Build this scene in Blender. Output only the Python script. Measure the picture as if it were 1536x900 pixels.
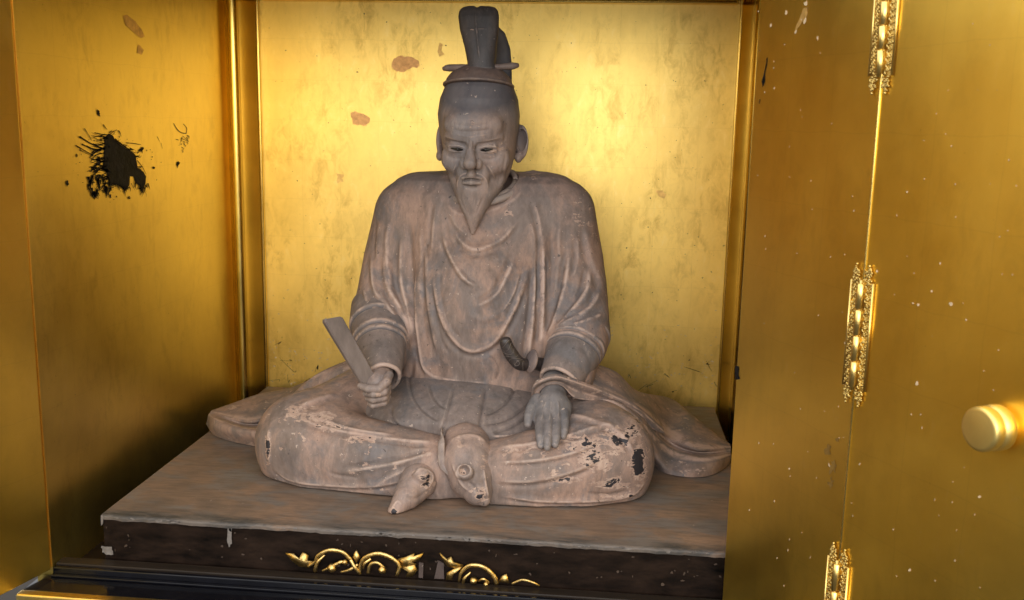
import bpy, math, random
import numpy as np
from mathutils import Vector, Matrix

random.seed(7); rng = np.random.default_rng(7)
S = bpy.context.scene
for o in list(bpy.data.objects): bpy.data.objects.remove(o)

# ------------------------------------------------------------------ camera
FPX, PITCH, ROLL, YAW = 1455.64, .1812, .0201, .0947      # focal length in px of the 1536 px wide photo
CAM = np.array([.8979, -1.5937, .72])
def _basis(p, r, y):
    fw = np.array([-math.sin(y)*math.cos(p), math.cos(y)*math.cos(p), -math.sin(p)])
    rt = np.array([math.cos(y), math.sin(y), 0.]); up = np.cross(rt, fw)
    return rt*math.cos(r)+up*math.sin(r), up*math.cos(r)-rt*math.sin(r), fw
RT, UP, FW = _basis(PITCH, ROLL, YAW)
cd = bpy.data.cameras.new('camera'); cam = bpy.data.objects.new('camera', cd); S.collection.objects.link(cam)
cd.sensor_width = 36; cd.lens = FPX/1536*36; cd.clip_start = .05; cd.clip_end = 200
cam.matrix_world = Matrix(((RT[0], UP[0], -FW[0], CAM[0]), (RT[1], UP[1], -FW[1], CAM[1]), (RT[2], UP[2], -FW[2], CAM[2]), (0, 0, 0, 1)))
cd.dof.use_dof = True; cd.dof.focus_distance = 2.0; cd.dof.aperture_fstop = 9
S.camera = cam

# ------------------------------------------------------------------ light
w = bpy.data.worlds.new('World'); S.world = w; w.use_nodes = True
bg = w.node_tree.nodes['Background']; bg.inputs[1].default_value = 1.08
_n = w.node_tree.nodes; _tc = _n.new('ShaderNodeTexCoord'); _sx = _n.new('ShaderNodeSeparateXYZ'); _rp = _n.new('ShaderNodeValToRGB')
w.node_tree.links.new(_tc.outputs['Generated'], _sx.inputs[0]); w.node_tree.links.new(_sx.outputs['Z'], _rp.inputs[0]); w.node_tree.links.new(_rp.outputs[0], bg.inputs[0])
_e = _rp.color_ramp.elements                                        # dim ground below the horizon, pale open daylight above it
_e[0].position = .0; _e[0].color = (.05, .045, .04, 1); _e[1].position = .22; _e[1].color = (.97, .98, 1, 1)
def area(name, loc, aim, sx, sy, power, col):
    l = bpy.data.lights.new(name, 'AREA'); l.shape = 'RECTANGLE'; l.size = sx; l.size_y = sy; l.energy = power; l.color = col
    o = bpy.data.objects.new(name, l); S.collection.objects.link(o); o.location = loc
    o.rotation_euler = (Vector(aim)-Vector(loc)).to_track_quat('-Z', 'Y').to_euler()
    return o
# daylight through the open front of the hall, behind the camera
area('daylight_opening', (1.1, -4.6, 1.65), (.6, .5, .45), 4.6, 2.2, 74, (1, .985, .96))
S.view_settings.view_transform = 'Standard'; S.view_settings.look = 'None'
S.view_settings.exposure = .90; S.view_settings.gamma = 1
S.render.resolution_x = 1024; S.render.resolution_y = 600
S.render.engine = 'CYCLES'

# ------------------------------------------------------------------ pixel <-> place
def ray(x, y): return FW+RT*(x-768)/FPX-UP*(y-450)/FPX
def P(x, y, Y):  d = ray(x, y); return CAM+d*(Y-CAM[1])/d[1]        # on the plane at depth Y
def PZ(x, y, z): d = ray(x, y); return CAM+d*(z-CAM[2])/d[2]        # on a level plane
def PX(x, y, X): d = ray(x, y); return CAM+d*(X-CAM[0])/d[0]        # on a side wall
def proj(V):
    D = V-CAM; z = D@FW
    return np.stack([768+FPX*(D@RT)/z, 450-FPX*(D@UP)/z], -1)

# ------------------------------------------------------------------ objects
def link(o, parent=None):
    S.collection.objects.link(o)
    if parent is not None: o.parent = parent
    return o
def tag(o, label=None, cat=None, group=None, kind=None):
    for k, v in (('label', label), ('category', cat), ('group', group), ('kind', kind)):
        if v: o[k] = v
    return o
def empty(name, label, cat, group=None):
    o = bpy.data.objects.new(name, None); o.empty_display_size = .05; link(o); return tag(o, label, cat, group)
def mk(name, V, F, mat, parent=None, smooth=True, attrs=None):
    V = np.asarray(V, np.float32).reshape(-1, 3)
    me = bpy.data.meshes.new(name)
    if isinstance(F, np.ndarray):
        n, k = F.shape
        me.vertices.add(len(V)); me.vertices.foreach_set('co', V.ravel())
        me.loops.add(n*k); me.loops.foreach_set('vertex_index', F.astype(np.int32).ravel())
        me.polygons.add(n); me.polygons.foreach_set('loop_start', np.arange(0, n*k, k, dtype=np.int32))
        me.update(calc_edges=True)
    else:
        me.from_pydata([tuple(map(float, v)) for v in V], [], F)
    if attrs:
        for nm, a in attrs.items():
            at = me.attributes.new(nm, 'FLOAT', 'POINT'); at.data.foreach_set('value', np.asarray(a, np.float32))
    me.polygons.foreach_set('use_smooth', np.full(len(me.polygons), smooth))
    me.validate(); me.update()
    me.materials.append(mat)
    return link(bpy.data.objects.new(name, me), parent)
def cat_rom(pts, n):
    p = np.asarray(pts, float); m = len(p)
    if m == 2: return p[0]+(p[1]-p[0])*np.linspace(0, 1, n)[:, None]
    e = np.vstack([2*p[0]-p[1], p, 2*p[-1]-p[-2]])
    t = np.linspace(0, m-1-1e-9, n); i = t.astype(int); u = (t-i)[:, None]
    a, b, c, d = e[i], e[i+1], e[i+2], e[i+3]
    return .5*(2*b+(c-a)*u+(2*a-5*b+4*c-d)*u**2+(3*b-a-3*c+d)*u**3)
def box(name, lo, hi, mat, parent=None, bev=.0015, seg=2):
    import bmesh
    bm = bmesh.new(); bmesh.ops.create_cube(bm, size=1)
    lo, hi = np.array(lo), np.array(hi)
    for v in bm.verts: v.co = Vector((lo+hi)/2+np.array(v.co)*(hi-lo))
    if bev: bmesh.ops.bevel(bm, geom=bm.edges[:], offset=bev, segments=seg, affect='EDGES', profile=.5)
    me = bpy.data.meshes.new(name); bm.to_mesh(me); bm.free(); me.materials.append(mat)
    return link(bpy.data.objects.new(name, me), parent)
def tube_mesh(pts, radii, seg=10, flat=None, n=None):
    """closed tapered tube; flat=(axis, factor) squashes the section along an axis"""
    if n: pts = cat_rom(pts, n); radii = np.interp(np.linspace(0, 1, n), np.linspace(0, 1, len(radii)), radii)
    pts = np.asarray(pts, float); radii = np.asarray(radii, float)
    T = np.gradient(pts, axis=0); T /= np.linalg.norm(T, axis=1)[:, None]+1e-12
    ref = np.array([0, 1, 0]) if flat is None else np.asarray(flat[0], float)
    V = []; F = []
    for i, (p, t, r) in enumerate(zip(pts, T, radii)):
        a = ref-t*(ref@t); a /= np.linalg.norm(a)+1e-12; b = np.cross(t, a)
        for k in range(seg):
            an = 2*math.pi*k/seg
            V.append(p+r*(a*math.cos(an)*(flat[1] if flat else 1)+b*math.sin(an)))
    m = len(pts)
    for i in range(m-1):
        for k in range(seg):
            k2 = (k+1) % seg
            F.append((i*seg+k, i*seg+k2, (i+1)*seg+k2, (i+1)*seg+k))
    F.append(tuple(range(seg-1, -1, -1))); F.append(tuple((m-1)*seg+k for k in range(seg)))
    return V, F
def join(parts):
    V = []; F = []
    for v, f in parts:
        o = len(V); V += list(v); F += [tuple(i+o for i in q) for q in f]
    return V, F

# ------------------------------------------------------------------ materials
def new_mat(name):
    m = bpy.data.materials.new(name); m.use_nodes = True
    nt = m.node_tree; b = nt.nodes['Principled BSDF']
    def N(t, **kw):
        n = nt.nodes.new(t)
        for k, v in kw.items():
            if k in n.inputs.keys(): n.inputs[k].default_value = v
            else: setattr(n, k, v)
        return n
    return m, nt, b, N, nt.links.new
def ramp(N, L, src, stops):
    r = N('ShaderNodeValToRGB'); e = r.color_ramp.elements
    while len(e) < len(stops): e.new(.5)
    for q, (p, c) in zip(e, stops):
        q.position = p; q.color = (c, c, c, 1) if np.isscalar(c) else (*c, 1)
    L(src, r.inputs[0]); return r.outputs[0]
def mixc(N, L, f, a, b, mode='MIX'):
    m = N('ShaderNodeMix', data_type='RGBA', blend_type=mode)
    for i, v in ((0, f), (6, a), (7, b)):
        if hasattr(v, 'links'): L(v, m.inputs[i])
        elif i == 0: m.inputs[0].default_value = v
        else: m.inputs[i].default_value = (*v, 1)
    return m.outputs[2]
def noise(N, L, co, scale, detail=6, rough=.6, dist=0, stretch=None):
    n = N('ShaderNodeTexNoise'); n.inputs['Scale'].default_value = scale; n.inputs['Detail'].default_value = detail
    n.inputs['Roughness'].default_value = rough; n.inputs['Distortion'].default_value = dist
    if stretch:
        mp = N('ShaderNodeMapping'); mp.inputs['Scale'].default_value = stretch; L(co, mp.inputs[0]); co = mp.outputs[0]
    L(co, n.inputs['Vector']); return n.outputs[0]
def math_(N, L, op, a, b=0.):
    m = N('ShaderNodeMath', operation=op)
    for i, v in enumerate((a, b)):
        if hasattr(v, 'links'): L(v, m.inputs[i])
        else: m.inputs[i].default_value = v
    m.use_clamp = op == 'MULTIPLY'
    return m.outputs[0]

def gold(name, col=(.92, .63, .15), rough=.45, worn=.3, leaf=.5, speck=.5, bump=.05):
    """gold leaf: squares of leaf with faint overlaps, cloudy sheen, rubbed patches, pin holes"""
    m, nt, b, N, L = new_mat(name); co = N('ShaderNodeTexCoord').outputs['Object']
    cloud = noise(N, L, co, 4, 7, .62, .3); fine = noise(N, L, co, 38, 9, .72, .5, (1, 1, .5)); grain = noise(N, L, co, 420, 4, .6)
    sx = N('ShaderNodeSeparateXYZ'); L(co, sx.inputs[0]); cb = N('ShaderNodeCombineXYZ')
    wob = math_(N, L, 'MULTIPLY', noise(N, L, co, 11, 4, .6), .012)
    L(math_(N, L, 'ADD', math_(N, L, 'ADD', sx.outputs['X'], sx.outputs['Y']), wob), cb.inputs[0]); L(math_(N, L, 'ADD', sx.outputs['Z'], wob), cb.inputs[1])
    br = N('ShaderNodeTexBrick', offset=0.0); L(cb.outputs[0], br.inputs['Vector'])
    for k, v_ in (('Scale', 1.), ('Brick Width', .103), ('Row Height', .103), ('Mortar Size', .0011), ('Mortar Smooth', .6), ('Bias', 0.)): br.inputs[k].default_value = v_
    br.inputs['Color1'].default_value = (0, 0, 0, 1); br.inputs['Color2'].default_value = (1, 1, 1, 1); br.inputs['Mortar'].default_value = (.5, .5, .5, 1)
    c = mixc(N, L, ramp(N, L, cloud, ((.36, 0), (.66, 1))), tuple(x*.88 for x in col), tuple(min(1, x*1.05) for x in col))
    c = mixc(N, L, math_(N, L, 'MULTIPLY', br.outputs['Color'], .30*leaf), c, (col[0]*.90, col[1]*.82, col[2]*.7))
    c = mixc(N, L, math_(N, L, 'MULTIPLY', br.outputs['Fac'], .32*leaf), c, (.45, .27, .06))
    zone = ramp(N, L, noise(N, L, co, 6.5, 6, .6, .6, (1.3, 1.3, .7)), ((.44, .15), (.62, 1)))
    c = mixc(N, L, math_(N, L, 'MULTIPLY', ramp(N, L, fine, ((.46, 0), (.66, worn))), zone), c, (.42, .25, .055))
    c = mixc(N, L, ramp(N, L, fine, ((.30, worn*.7), (.42, 0))), c, (.98, .76, .34))
    pin = noise(N, L, co, 170, 4, .65)
    c = mixc(N, L, ramp(N, L, pin, ((.68, 0), (.73, speck))), c, (.16, .08, .02))
    c = mixc(N, L, ramp(N, L, pin, ((.27, speck*.6), (.31, 0))), c, (1, .86, .5))
    L(c, b.inputs['Base Color']); b.inputs['Metallic'].default_value = 1
    r = N('ShaderNodeMapRange'); L(cloud, r.inputs[0]); r.inputs[1].default_value = .3; r.inputs[2].default_value = .7
    r.inputs[3].default_value = rough-.03; r.inputs[4].default_value = rough+.05; L(r.outputs[0], b.inputs['Roughness'])
    bp = N('ShaderNodeBump'); bp.inputs['Strength'].default_value = bump; bp.inputs['Distance'].default_value = .001
    L(grain, bp.inputs['Height']); L(bp.outputs[0], b.inputs['Normal'])
    return m
def plain(name, col, rough=.5, metal=0., var=.25, scale=40, bump=.1, spec=.5, stretch=None, coat=0):
    m, nt, b, N, L = new_mat(name); co = N('ShaderNodeTexCoord').outputs['Object']
    n = noise(N, L, co, scale, 6, .65, .2, stretch)
    c = mixc(N, L, ramp(N, L, n, ((.3, 0), (.72, 1))), tuple(x*(1-var) for x in col), tuple(min(1, x*(1+var)) for x in col))
    L(c, b.inputs['Base Color']); b.inputs['Roughness'].default_value = rough; b.inputs['Metallic'].default_value = metal
    b.inputs['Specular IOR Level'].default_value = spec; b.inputs['Coat Weight'].default_value = coat
    bp = N('ShaderNodeBump'); bp.inputs['Strength'].default_value = bump; bp.inputs['Distance'].default_value = .003
    L(n, bp.inputs['Height']); L(bp.outputs[0], b.inputs['Normal'])
    return m
def wood_statue(name, a=(.212, .160, .136), b_=(.335, .218, .166), g=(.145, .132, .134), pale=(.48, .375, .312), rough=.58, pink=1.):
    """old painted cypress: grey mauve ground, rubbed pink brown, paint lost along ridges ('wear'),
    lifted paint ('flake'), dark hair or lacquer ('tone')"""
    m, nt, b, N, L = new_mat(name); co = N('ShaderNodeTexCoord').outputs['Object']
    n1 = noise(N, L, co, 10, 9, .68, .5, (1, 1, .7)); n2 = noise(N, L, co, 7, 8, .66, .7); n3 = noise(N, L, co, 75, 9, .72, .4, (1, 1, .35))
    n4 = noise(N, L, co, 28, 10, .66, .8); n5 = noise(N, L, co, 17, 9, .7, .3, (1.4, 1.4, .5))
    c = mixc(N, L, ramp(N, L, n1, ((.42, 0), (.57, pink))), a, b_)
    c = mixc(N, L, ramp(N, L, n2, ((.51, 0), (.60, .8))), c, g)
    c = mixc(N, L, ramp(N, L, n5, ((.36, .55), (.47, 0))), c, tuple(x*.50 for x in a))
    c = mixc(N, L, ramp(N, L, n5, ((.55, 0), (.66, .45))), c, tuple(x*1.25 for x in b_))
    c = mixc(N, L, ramp(N, L, n3, ((.35, .45), (.55, 0))), c, tuple(x*.5 for x in a))
    c = mixc(N, L, ramp(N, L, n3, ((.58, 0), (.72, .40))), c, pale)
    wear = N('ShaderNodeAttribute', attribute_name='wear').outputs['Fac']
    wn = math_(N, L, 'MULTIPLY', wear, ramp(N, L, n4, ((.38, .05), (.56, 1))))
    c = mixc(N, L, ramp(N, L, wn, ((.10, 0), (.55, .8))), c, (.50, .345, .275))
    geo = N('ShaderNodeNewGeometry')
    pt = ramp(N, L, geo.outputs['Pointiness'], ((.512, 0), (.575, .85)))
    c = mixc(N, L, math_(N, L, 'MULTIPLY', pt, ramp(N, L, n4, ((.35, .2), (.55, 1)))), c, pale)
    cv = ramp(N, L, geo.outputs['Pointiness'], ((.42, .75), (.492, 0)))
    c = mixc(N, L, cv, c, tuple(x*.30 for x in a))                     # darker in the concave carved grooves
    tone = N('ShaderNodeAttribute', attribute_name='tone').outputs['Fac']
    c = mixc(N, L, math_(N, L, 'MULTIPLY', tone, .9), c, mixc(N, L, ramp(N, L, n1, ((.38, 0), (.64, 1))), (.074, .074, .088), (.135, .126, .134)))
    fl = N('ShaderNodeAttribute', attribute_name='flake').outputs['Fac']
    n6 = noise(N, L, co, 70, 6, .58, .9, (.55, .55, 1.5))
    f1 = math_(N, L, 'ADD', math_(N, L, 'ADD', math_(N, L, 'MULTIPLY', n4, .52), math_(N, L, 'MULTIPLY', n6, .48)), math_(N, L, 'MULTIPLY', fl, .50))
    pinkp = ramp(N, L, f1, ((.645, 0), (.657, 1)))
    c = mixc(N, L, pinkp, c, mixc(N, L, ramp(N, L, n3, ((.4, 0), (.6, 1))), (.33, .22, .172), (.47, .335, .262)))
    dark = ramp(N, L, f1, ((.725, 0), (.735, 1)))
    c = mixc(N, L, dark, c, (.024, .021, .024))
    nick = noise(N, L, co, 120, 3, .5, .5)
    c = mixc(N, L, ramp(N, L, nick, ((.70, 0), (.72, .8))), c, pale)
    c = mixc(N, L, ramp(N, L, nick, ((.27, .8), (.285, 0))), c, (.05, .04, .038))
    L(c, b.inputs['Base Color'])
    r = N('ShaderNodeMapRange'); L(n3, r.inputs[0]); r.inputs[3].default_value = rough-.14; r.inputs[4].default_value = rough+.15
    L(r.outputs[0], b.inputs['Roughness']); b.inputs['Specular IOR Level'].default_value = .3
    h = math_(N, L, 'ADD', n3, math_(N, L, 'MULTIPLY', n4, .8)); h = math_(N, L, 'SUBTRACT', h, math_(N, L, 'ADD', pinkp, dark))
    bp = N('ShaderNodeBump'); bp.inputs['Strength'].default_value = .38; bp.inputs['Distance'].default_value = .0024
    L(h, bp.inputs['Height']); L(bp.outputs[0], b.inputs['Normal'])
    return m

M = {}
M['gold_wall'] = gold('gold_leaf_wall', (.95, .665, .19), .40, .6, .35, .9)
M['gold_side'] = gold('gold_leaf_side', (.98, .72, .18), .34, .25, .25, .4)
M['gold_door'] = gold('gold_leaf_door', (.97, .655, .115), .34, .15, .25, .35)
M['gold_trim'] = gold('gold_leaf_trim', (.94, .665, .18), .22, .10, 0, .3)
M['gilt'] = plain('gilt_metal', (.90, .62, .20), .30, 1, .18, 60, .12)
M['gilt_dull'] = plain('dull_gilding', (.78, .55, .18), .38, 1, .35, 45, .25)
M['knob'] = gold('satin_gilt_knob', (.96, .70, .22), .44, .1, 0, .2)
M['gilt_old'] = plain('old_carved_gilding', (.62, .43, .16), .36, 1, .55, 120, .4)
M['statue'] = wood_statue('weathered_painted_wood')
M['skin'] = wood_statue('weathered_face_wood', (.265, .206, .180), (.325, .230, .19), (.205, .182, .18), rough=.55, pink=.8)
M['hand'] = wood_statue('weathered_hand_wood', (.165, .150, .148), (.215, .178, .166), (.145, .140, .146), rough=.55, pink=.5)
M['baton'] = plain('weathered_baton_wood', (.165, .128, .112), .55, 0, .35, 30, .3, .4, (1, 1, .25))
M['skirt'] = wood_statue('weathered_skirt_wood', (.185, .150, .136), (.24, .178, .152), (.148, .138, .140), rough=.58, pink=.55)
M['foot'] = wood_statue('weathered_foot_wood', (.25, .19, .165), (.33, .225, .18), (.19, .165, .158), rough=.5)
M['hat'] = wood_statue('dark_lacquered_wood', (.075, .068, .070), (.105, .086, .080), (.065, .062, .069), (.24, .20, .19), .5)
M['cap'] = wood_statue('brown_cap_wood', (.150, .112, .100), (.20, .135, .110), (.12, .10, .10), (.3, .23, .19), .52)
M['hilt'] = plain('black_brown_hilt', (.040, .030, .027), .42, 0, .5, 90, .3)
M['etch'] = plain('rubbed_hilt_line', (.14, .11, .095), .5)
M['eye'] = plain('painted_eye', (.012, .010, .010), .35)
M['void'] = plain('hollow_shade_black', (.02, .016, .014), .9)
M['top'] = None
M['lacquer'] = plain('old_black_lacquer', (.013, .0075, .005), .5, 0, .95, 12, .12, .10, (1, 1, 3))
M['sill'] = plain('black_lacquer_sill', (.004, .004, .006), .12, 0, .4, 20, .02, .35)
M['sill_brown'] = plain('brown_lacquer_sill', (.020, .014, .010), .4, 0, .4, 25, .06, .22, (.2, 3, 3))
M['red'] = plain('red_bole_patch', (.92, .44, .16), .48, .6, .3, 70, .1)
M['red_dull'] = plain('rubbed_bole_patch', (.86, .50, .15), .45, .7, .3, 70, .1)
M['soot'] = plain('black_scorch', (.012, .010, .009), .6, 0, .8, 60, .5, .12)
M['soot2'] = plain('brown_scorch', (.055, .034, .014), .5, .2, .5, 80, .2)
M['chip'] = plain('pale_chip', (.62, .47, .28), .6, 0, .3, 90, .2)
M['chip_grey'] = plain('bare_grey_wood', (.15, .13, .116), .7, 0, .4, 60, .3)
M['chip_dark'] = plain('dark_lost_paint', (.045, .04, .038), .6, 0, .4, 60, .3)
M['dark_wood'] = plain('dark_ceiling_wood', (.10, .065, .03), .5, 0, .3, 12, .1)
def top_mat():
    m, nt, b, N, L = new_mat('dusty_brown_board'); co = N('ShaderNodeTexCoord').outputs['Object']
    n1 = noise(N, L, co, 5, 7, .6, .5); n2 = noise(N, L, co, 14, 8, .65, .4, (.6, 1, 1)); n3 = noise(N, L, co, 90, 6, .7, 0, (.2, 1, 1))
    c = mixc(N, L, ramp(N, L, n1, ((.36, 0), (.66, 1))), (.130, .092, .068), (.275, .165, .100))
    c = mixc(N, L, ramp(N, L, n2, ((.48, 0), (.60, .75))), c, (.155, .140, .125))
    c = mixc(N, L, ramp(N, L, n3, ((.36, .6), (.55, 0))), c, (.085, .06, .045))
    c = mixc(N, L, ramp(N, L, noise(N, L, co, 70, 4, .6, .4), ((.69, 0), (.73, .5))), c, (.34, .26, .2))
    sx = N('ShaderNodeSeparateXYZ'); L(co, sx.inputs[0])
    near = ramp(N, L, math_(N, L, 'ADD', sx.outputs['Y'], math_(N, L, 'MULTIPLY', noise(N, L, co, 9, 9, .7, .6, (.5, 2, 1)), .16)), ((.085, 1), (.10, .55), (.118, 0)))
    c = mixc(N, L, near, c, mixc(N, L, ramp(N, L, noise(N, L, co, 22, 8, .7, .5, (.4, 1.6, 1)), ((.44, 0), (.56, 1))), (.045, .040, .036), (.115, .092, .076)))   # rubbed front edge
    L(c, b.inputs['Base Color']); b.inputs['Roughness'].default_value = .62
    bp = N('ShaderNodeBump'); bp.inputs['Strength'].default_value = .25; bp.inputs['Distance'].default_value = .003
    L(n2, bp.inputs['Height']); L(bp.outputs[0], b.inputs['Normal'])
    return m
M['top'] = top_mat()

# ================================================================== THE SHRINE (setting)
XL, XR, YB, Y0, ZF, ZC = -.075, 1.271, .93, -.045, -.115, 1.085
wall_back = tag(box('wall_back', (XL-.03, YB, ZF), (XR+.03, YB+.03, ZC), M['gold_wall'], None, 0), kind='structure')
wall_left = tag(box('wall_left', (XL-.03, Y0+.004, ZF), (XL, YB, ZC), M['gold_side'], None, 0), kind='structure')
wall_right = tag(box('wall_right', (XR, Y0+.004, ZF), (XR+.03, YB, ZC), M['gold_side'], None, 0), kind='structure')
HX, HY = 1.117, -.040                                              # hinge line of the folding door
tag(box('jamb_right', (HX+.012, Y0+.006, ZF), (XR+.03, Y0+.03, ZC), M['gold_side'], None, .002), kind='structure')
tag(box('ceiling', (XL-.03, Y0, ZC), (XR+.03, YB+.03, ZC+.03), M['dark_wood'], None, 0), kind='structure')
tag(box('added_shade_lintel', (XL-.03, Y0-.03, 1.035), (XR+.03, Y0-.001, ZC+.03), M['dark_wood'], None, .002), kind='structure')  # out of view; added to darken the top of the gold back wall
tag(box('floor', (XL-.03, Y0+.03, ZF-.03), (XR+.03, YB+.03, ZF), M['lacquer'], None, 0), kind='structure')
rail = box('head_rail', (XL+.075, YB-.03, 1.0195), (XR-.07, YB-.001, ZC-.001), M['gold_trim'], wall_back, .003)
box('head_bead', (XL+.075, YB-.036, 1.0135), (XR-.07, YB-.002, 1.0185), M['gold_trim'], wall_back, .002)

def post(name, side):
    """corner post: a flat outer face, then a hollow (cove) running back to the panel"""
    xw = XL if side < 0 else XR; s = -side
    prof = [(0, .0), (0, -.080), (.0105, -.080), (.0108, -.083)]
    prof += [(.0228-.012*math.cos(a), -.084-.012*math.sin(a)) for a in np.linspace(0, math.pi, 15)]
    prof += [(.0350, -.082), (.0358, -.080)]
    for k in range(1, 13):
        a = k/12
        prof.append((.0358+.0222*a**1.8, -.080+.069*a))
    prof += [(.0592, -.0105), (.0605, -.0115), (.0625, -.0105), (.063, -.008), (.063, 0)]
    V = []; F = []; n = len(prof)
    for z in (ZF+.001, ZC-.001):
        V += [(xw+s*(x+.0008), YB+y-.0008, z) for x, y in prof]
    for i in range(n-1): F.append((i, i+1, n+i+1, n+i))
    o = mk(name, V, F, M['gold_trim'], wall_left if side < 0 else wall_right, True)
    return o
post('corner_post', -1); post('corner_post', 1)

def ragged(pts, jit, sub=4, close=True):
    p = np.asarray(pts, float); out = []
    n = len(p)
    for i in range(n):
        a, b = p[i], p[(i+1) % n]
        for k in range(sub): out.append(a+(b-a)*k/sub+rng.normal(0, jit, 2)*(.4 if k == 0 else 1))
    return np.array(out)
def decal(name, polys, plane, mat, parent, lift):
    """thin film of bare or stained surface, .5 mm proud of what carries it"""
    V = []; F = []
    for q in polys:
        if np.ptp(np.asarray(q), axis=0).max() > 9:                # large enough to be told apart: a piece of its own
            mk(name, [plane(x, y)+lift for x, y in q], [tuple(range(len(q)))], mat, parent, False); continue
        o = len(V); V += [plane(x, y)+lift for x, y in q]; F.append(tuple(range(o, len(V))))
    if V: mk(name+('s' if len(F) > 1 else ''), V, F, mat, parent, False)['kind'] = 'stuff'
def stroke_poly(pts, w0, w1, n=9):
    c = cat_rom(pts, n); t = np.gradient(c, axis=0); t /= np.linalg.norm(t, axis=1)[:, None]+1e-9
    nn = np.stack([-t[:, 1], t[:, 0]], 1); w = np.linspace(w0, w1, n)[:, None]*.5*(1+rng.normal(0, .15, (n, 1)))
    return np.vstack([c+nn*w, (c-nn*w)[::-1]])
def blob(cx, cy, rx, ry, rot=0, n=14, jit=.18):
    a = np.linspace(0, 2*math.pi, n, endpoint=False); r = 1+rng.normal(0, jit, n)
    x, y = rx*r*np.cos(a), ry*r*np.sin(a); c, s = math.cos(rot), math.sin(rot)
    return np.stack([cx+x*c-y*s, cy+x*s+y*c], 1)
left_plane = lambda x, y: PX(x, y, XL); back_plane = lambda x, y: P(x, y, YB)
lx, ly = np.array([.0006, 0, 0]), np.array([0, -.0006, 0])
# scorched scrape on the left wall (traced at 5.295x from 90,150)
zz = lambda L_: [(90+x/5.295, 150+y/5.295) for x, y in L_]
main = zz([(355, 300), (385, 265), (420, 285), (440, 320), (500, 370), (555, 400), (600, 440), (615, 540), (650, 560), (683, 605), (672, 670), (655, 740), (640, 690),
           (600, 660), (580, 610), (555, 605), (550, 680), (535, 712), (515, 700), (480, 690), (440, 670), (400, 680), (380, 620), (360, 560), (330, 540), (345, 470), (350, 400)])
decal('scorch_mark', [ragged(main, .45, 3)], left_plane, M['soot'], wall_left, lx)
hair = []
for a, b, c, w_ in (((150, 290), (250, 350), (350, 385), 12), ((190, 225), (225, 280), (245, 320), 7), ((120, 360), (190, 400), (260, 440), 8), ((270, 260), (320, 270), (370, 275), 8),
               ((520, 340), (580, 345), (640, 355), 8), ((460, 240), (475, 265), (480, 290), 8), ((340, 195), (355, 215), (370, 235), 8), ((610, 480), (650, 530), (680, 590), 6),
               ((430, 310), (510, 370), (560, 400), 14), ((320, 320), (340, 325), (360, 325), 8), ((170, 350), (230, 380), (300, 410), 9), ((150, 395), (200, 420), (240, 440), 5),
               ((350, 390), (270, 400), (235, 460), 12), ((350, 420), (280, 440), (240, 490), 9), ((360, 480), (290, 510), (240, 570), 22), ((370, 520), (300, 560), (250, 600), 9),
               ((350, 450), (300, 470), (255, 470), 6), ((330, 380), (270, 420), (245, 450), 14), ((300, 395), (240, 380), (205, 360), 9), ((350, 345), (300, 360), (255, 345), 10)):
    hair.append(stroke_poly(zz([a, b, c]), w_/5.3, w_/12))
for k in range(46):                                                # the brushed, broken lower left of the scrape
    x = 215+rng.uniform(0, 190); y = 590+rng.uniform(0, 150); dx = rng.normal(0, 16); dy = rng.uniform(25, 80)
    hair.append(stroke_poly(zz([(x, y), (x+dx*.4+rng.normal(0, 6), y+dy*.5), (x+dx, min(y+dy, 815))]), rng.uniform(6, 22)/5.3, rng.uniform(1, 5)/5.3, 6))
for k in range(26):
    x = 225+rng.uniform(0, 150); y = 450+rng.uniform(0, 190)
    hair.append(stroke_poly(zz([(x, y), (x+rng.normal(0, 22), y+rng.normal(10, 12)), (x+rng.normal(0, 34), y+rng.normal(22, 18))]), rng.uniform(4, 14)/5.3, .5, 6))
mz = np.array([(355, 300), (355, 360), (350, 400), (345, 470), (330, 540), (360, 560), (380, 620), (400, 680), (440, 670), (480, 690), (515, 700), (545, 690), (600, 660), (640, 690), (660, 720), (672, 670), (615, 540), (600, 440), (555, 400), (500, 370), (440, 320), (400, 270)])
for k in range(150):
    i = rng.integers(0, len(mz)); p0 = mz[i]+rng.normal(0, 12, 2); lft = i < 8
    d0 = np.array([-rng.uniform(20, 110), rng.uniform(-45, 40)]) if lft else (np.array([rng.normal(0, 14), rng.uniform(15, 60)]) if i < 16 else np.array([rng.uniform(8, 34), rng.uniform(-22, 14)]))
    hair.append(stroke_poly(zz([tuple(p0-d0*.3), tuple(p0+d0*.4+rng.normal(0, 5, 2)), tuple(p0+d0)]), rng.uniform(2, 11)/5.3, .25, 6))
for k in range(60):
    a = rng.uniform(0, 6.28); r = rng.uniform(150, 330)
    hair.append(blob(*zz([(440+r*math.cos(a)*1.1, 520+r*math.sin(a)*.9)])[0], rng.uniform(.25, .9), rng.uniform(.3, 1.3), 0, 7, .3))
hair += [blob(*zz([(303, 103)])[0], 2.2, 4.6, -.3), blob(*zz([(397, 762)])[0], 1.1, 3.4), blob(*zz([(935, 512)])[0], 2, 5, .2, 12, .3), blob(*zz([(55, 665)])[0], 1.8, 4.5, 0, 12, .35),
         blob(*zz([(640, 395)])[0], 3, 3.6, .6, 12, .4), blob(*zz([(130, 440)])[0], 1, 3.2), blob(*zz([(545, 775)])[0], 2.4, 2.2, 0, 12, .5), blob(*zz([(745, 540)])[0], 2, 1.5, .7, 9, .4)]
decal('scorch_streak', hair, left_plane, M['soot'], wall_left, lx*1.8)
scr = [stroke_poly(zz([(900, 185), (935, 240), (970, 262), (1000, 265)]), 1.1, 1.4), stroke_poly(zz([(978, 190), (1005, 225), (1000, 268)]), .9, .7)]
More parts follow.
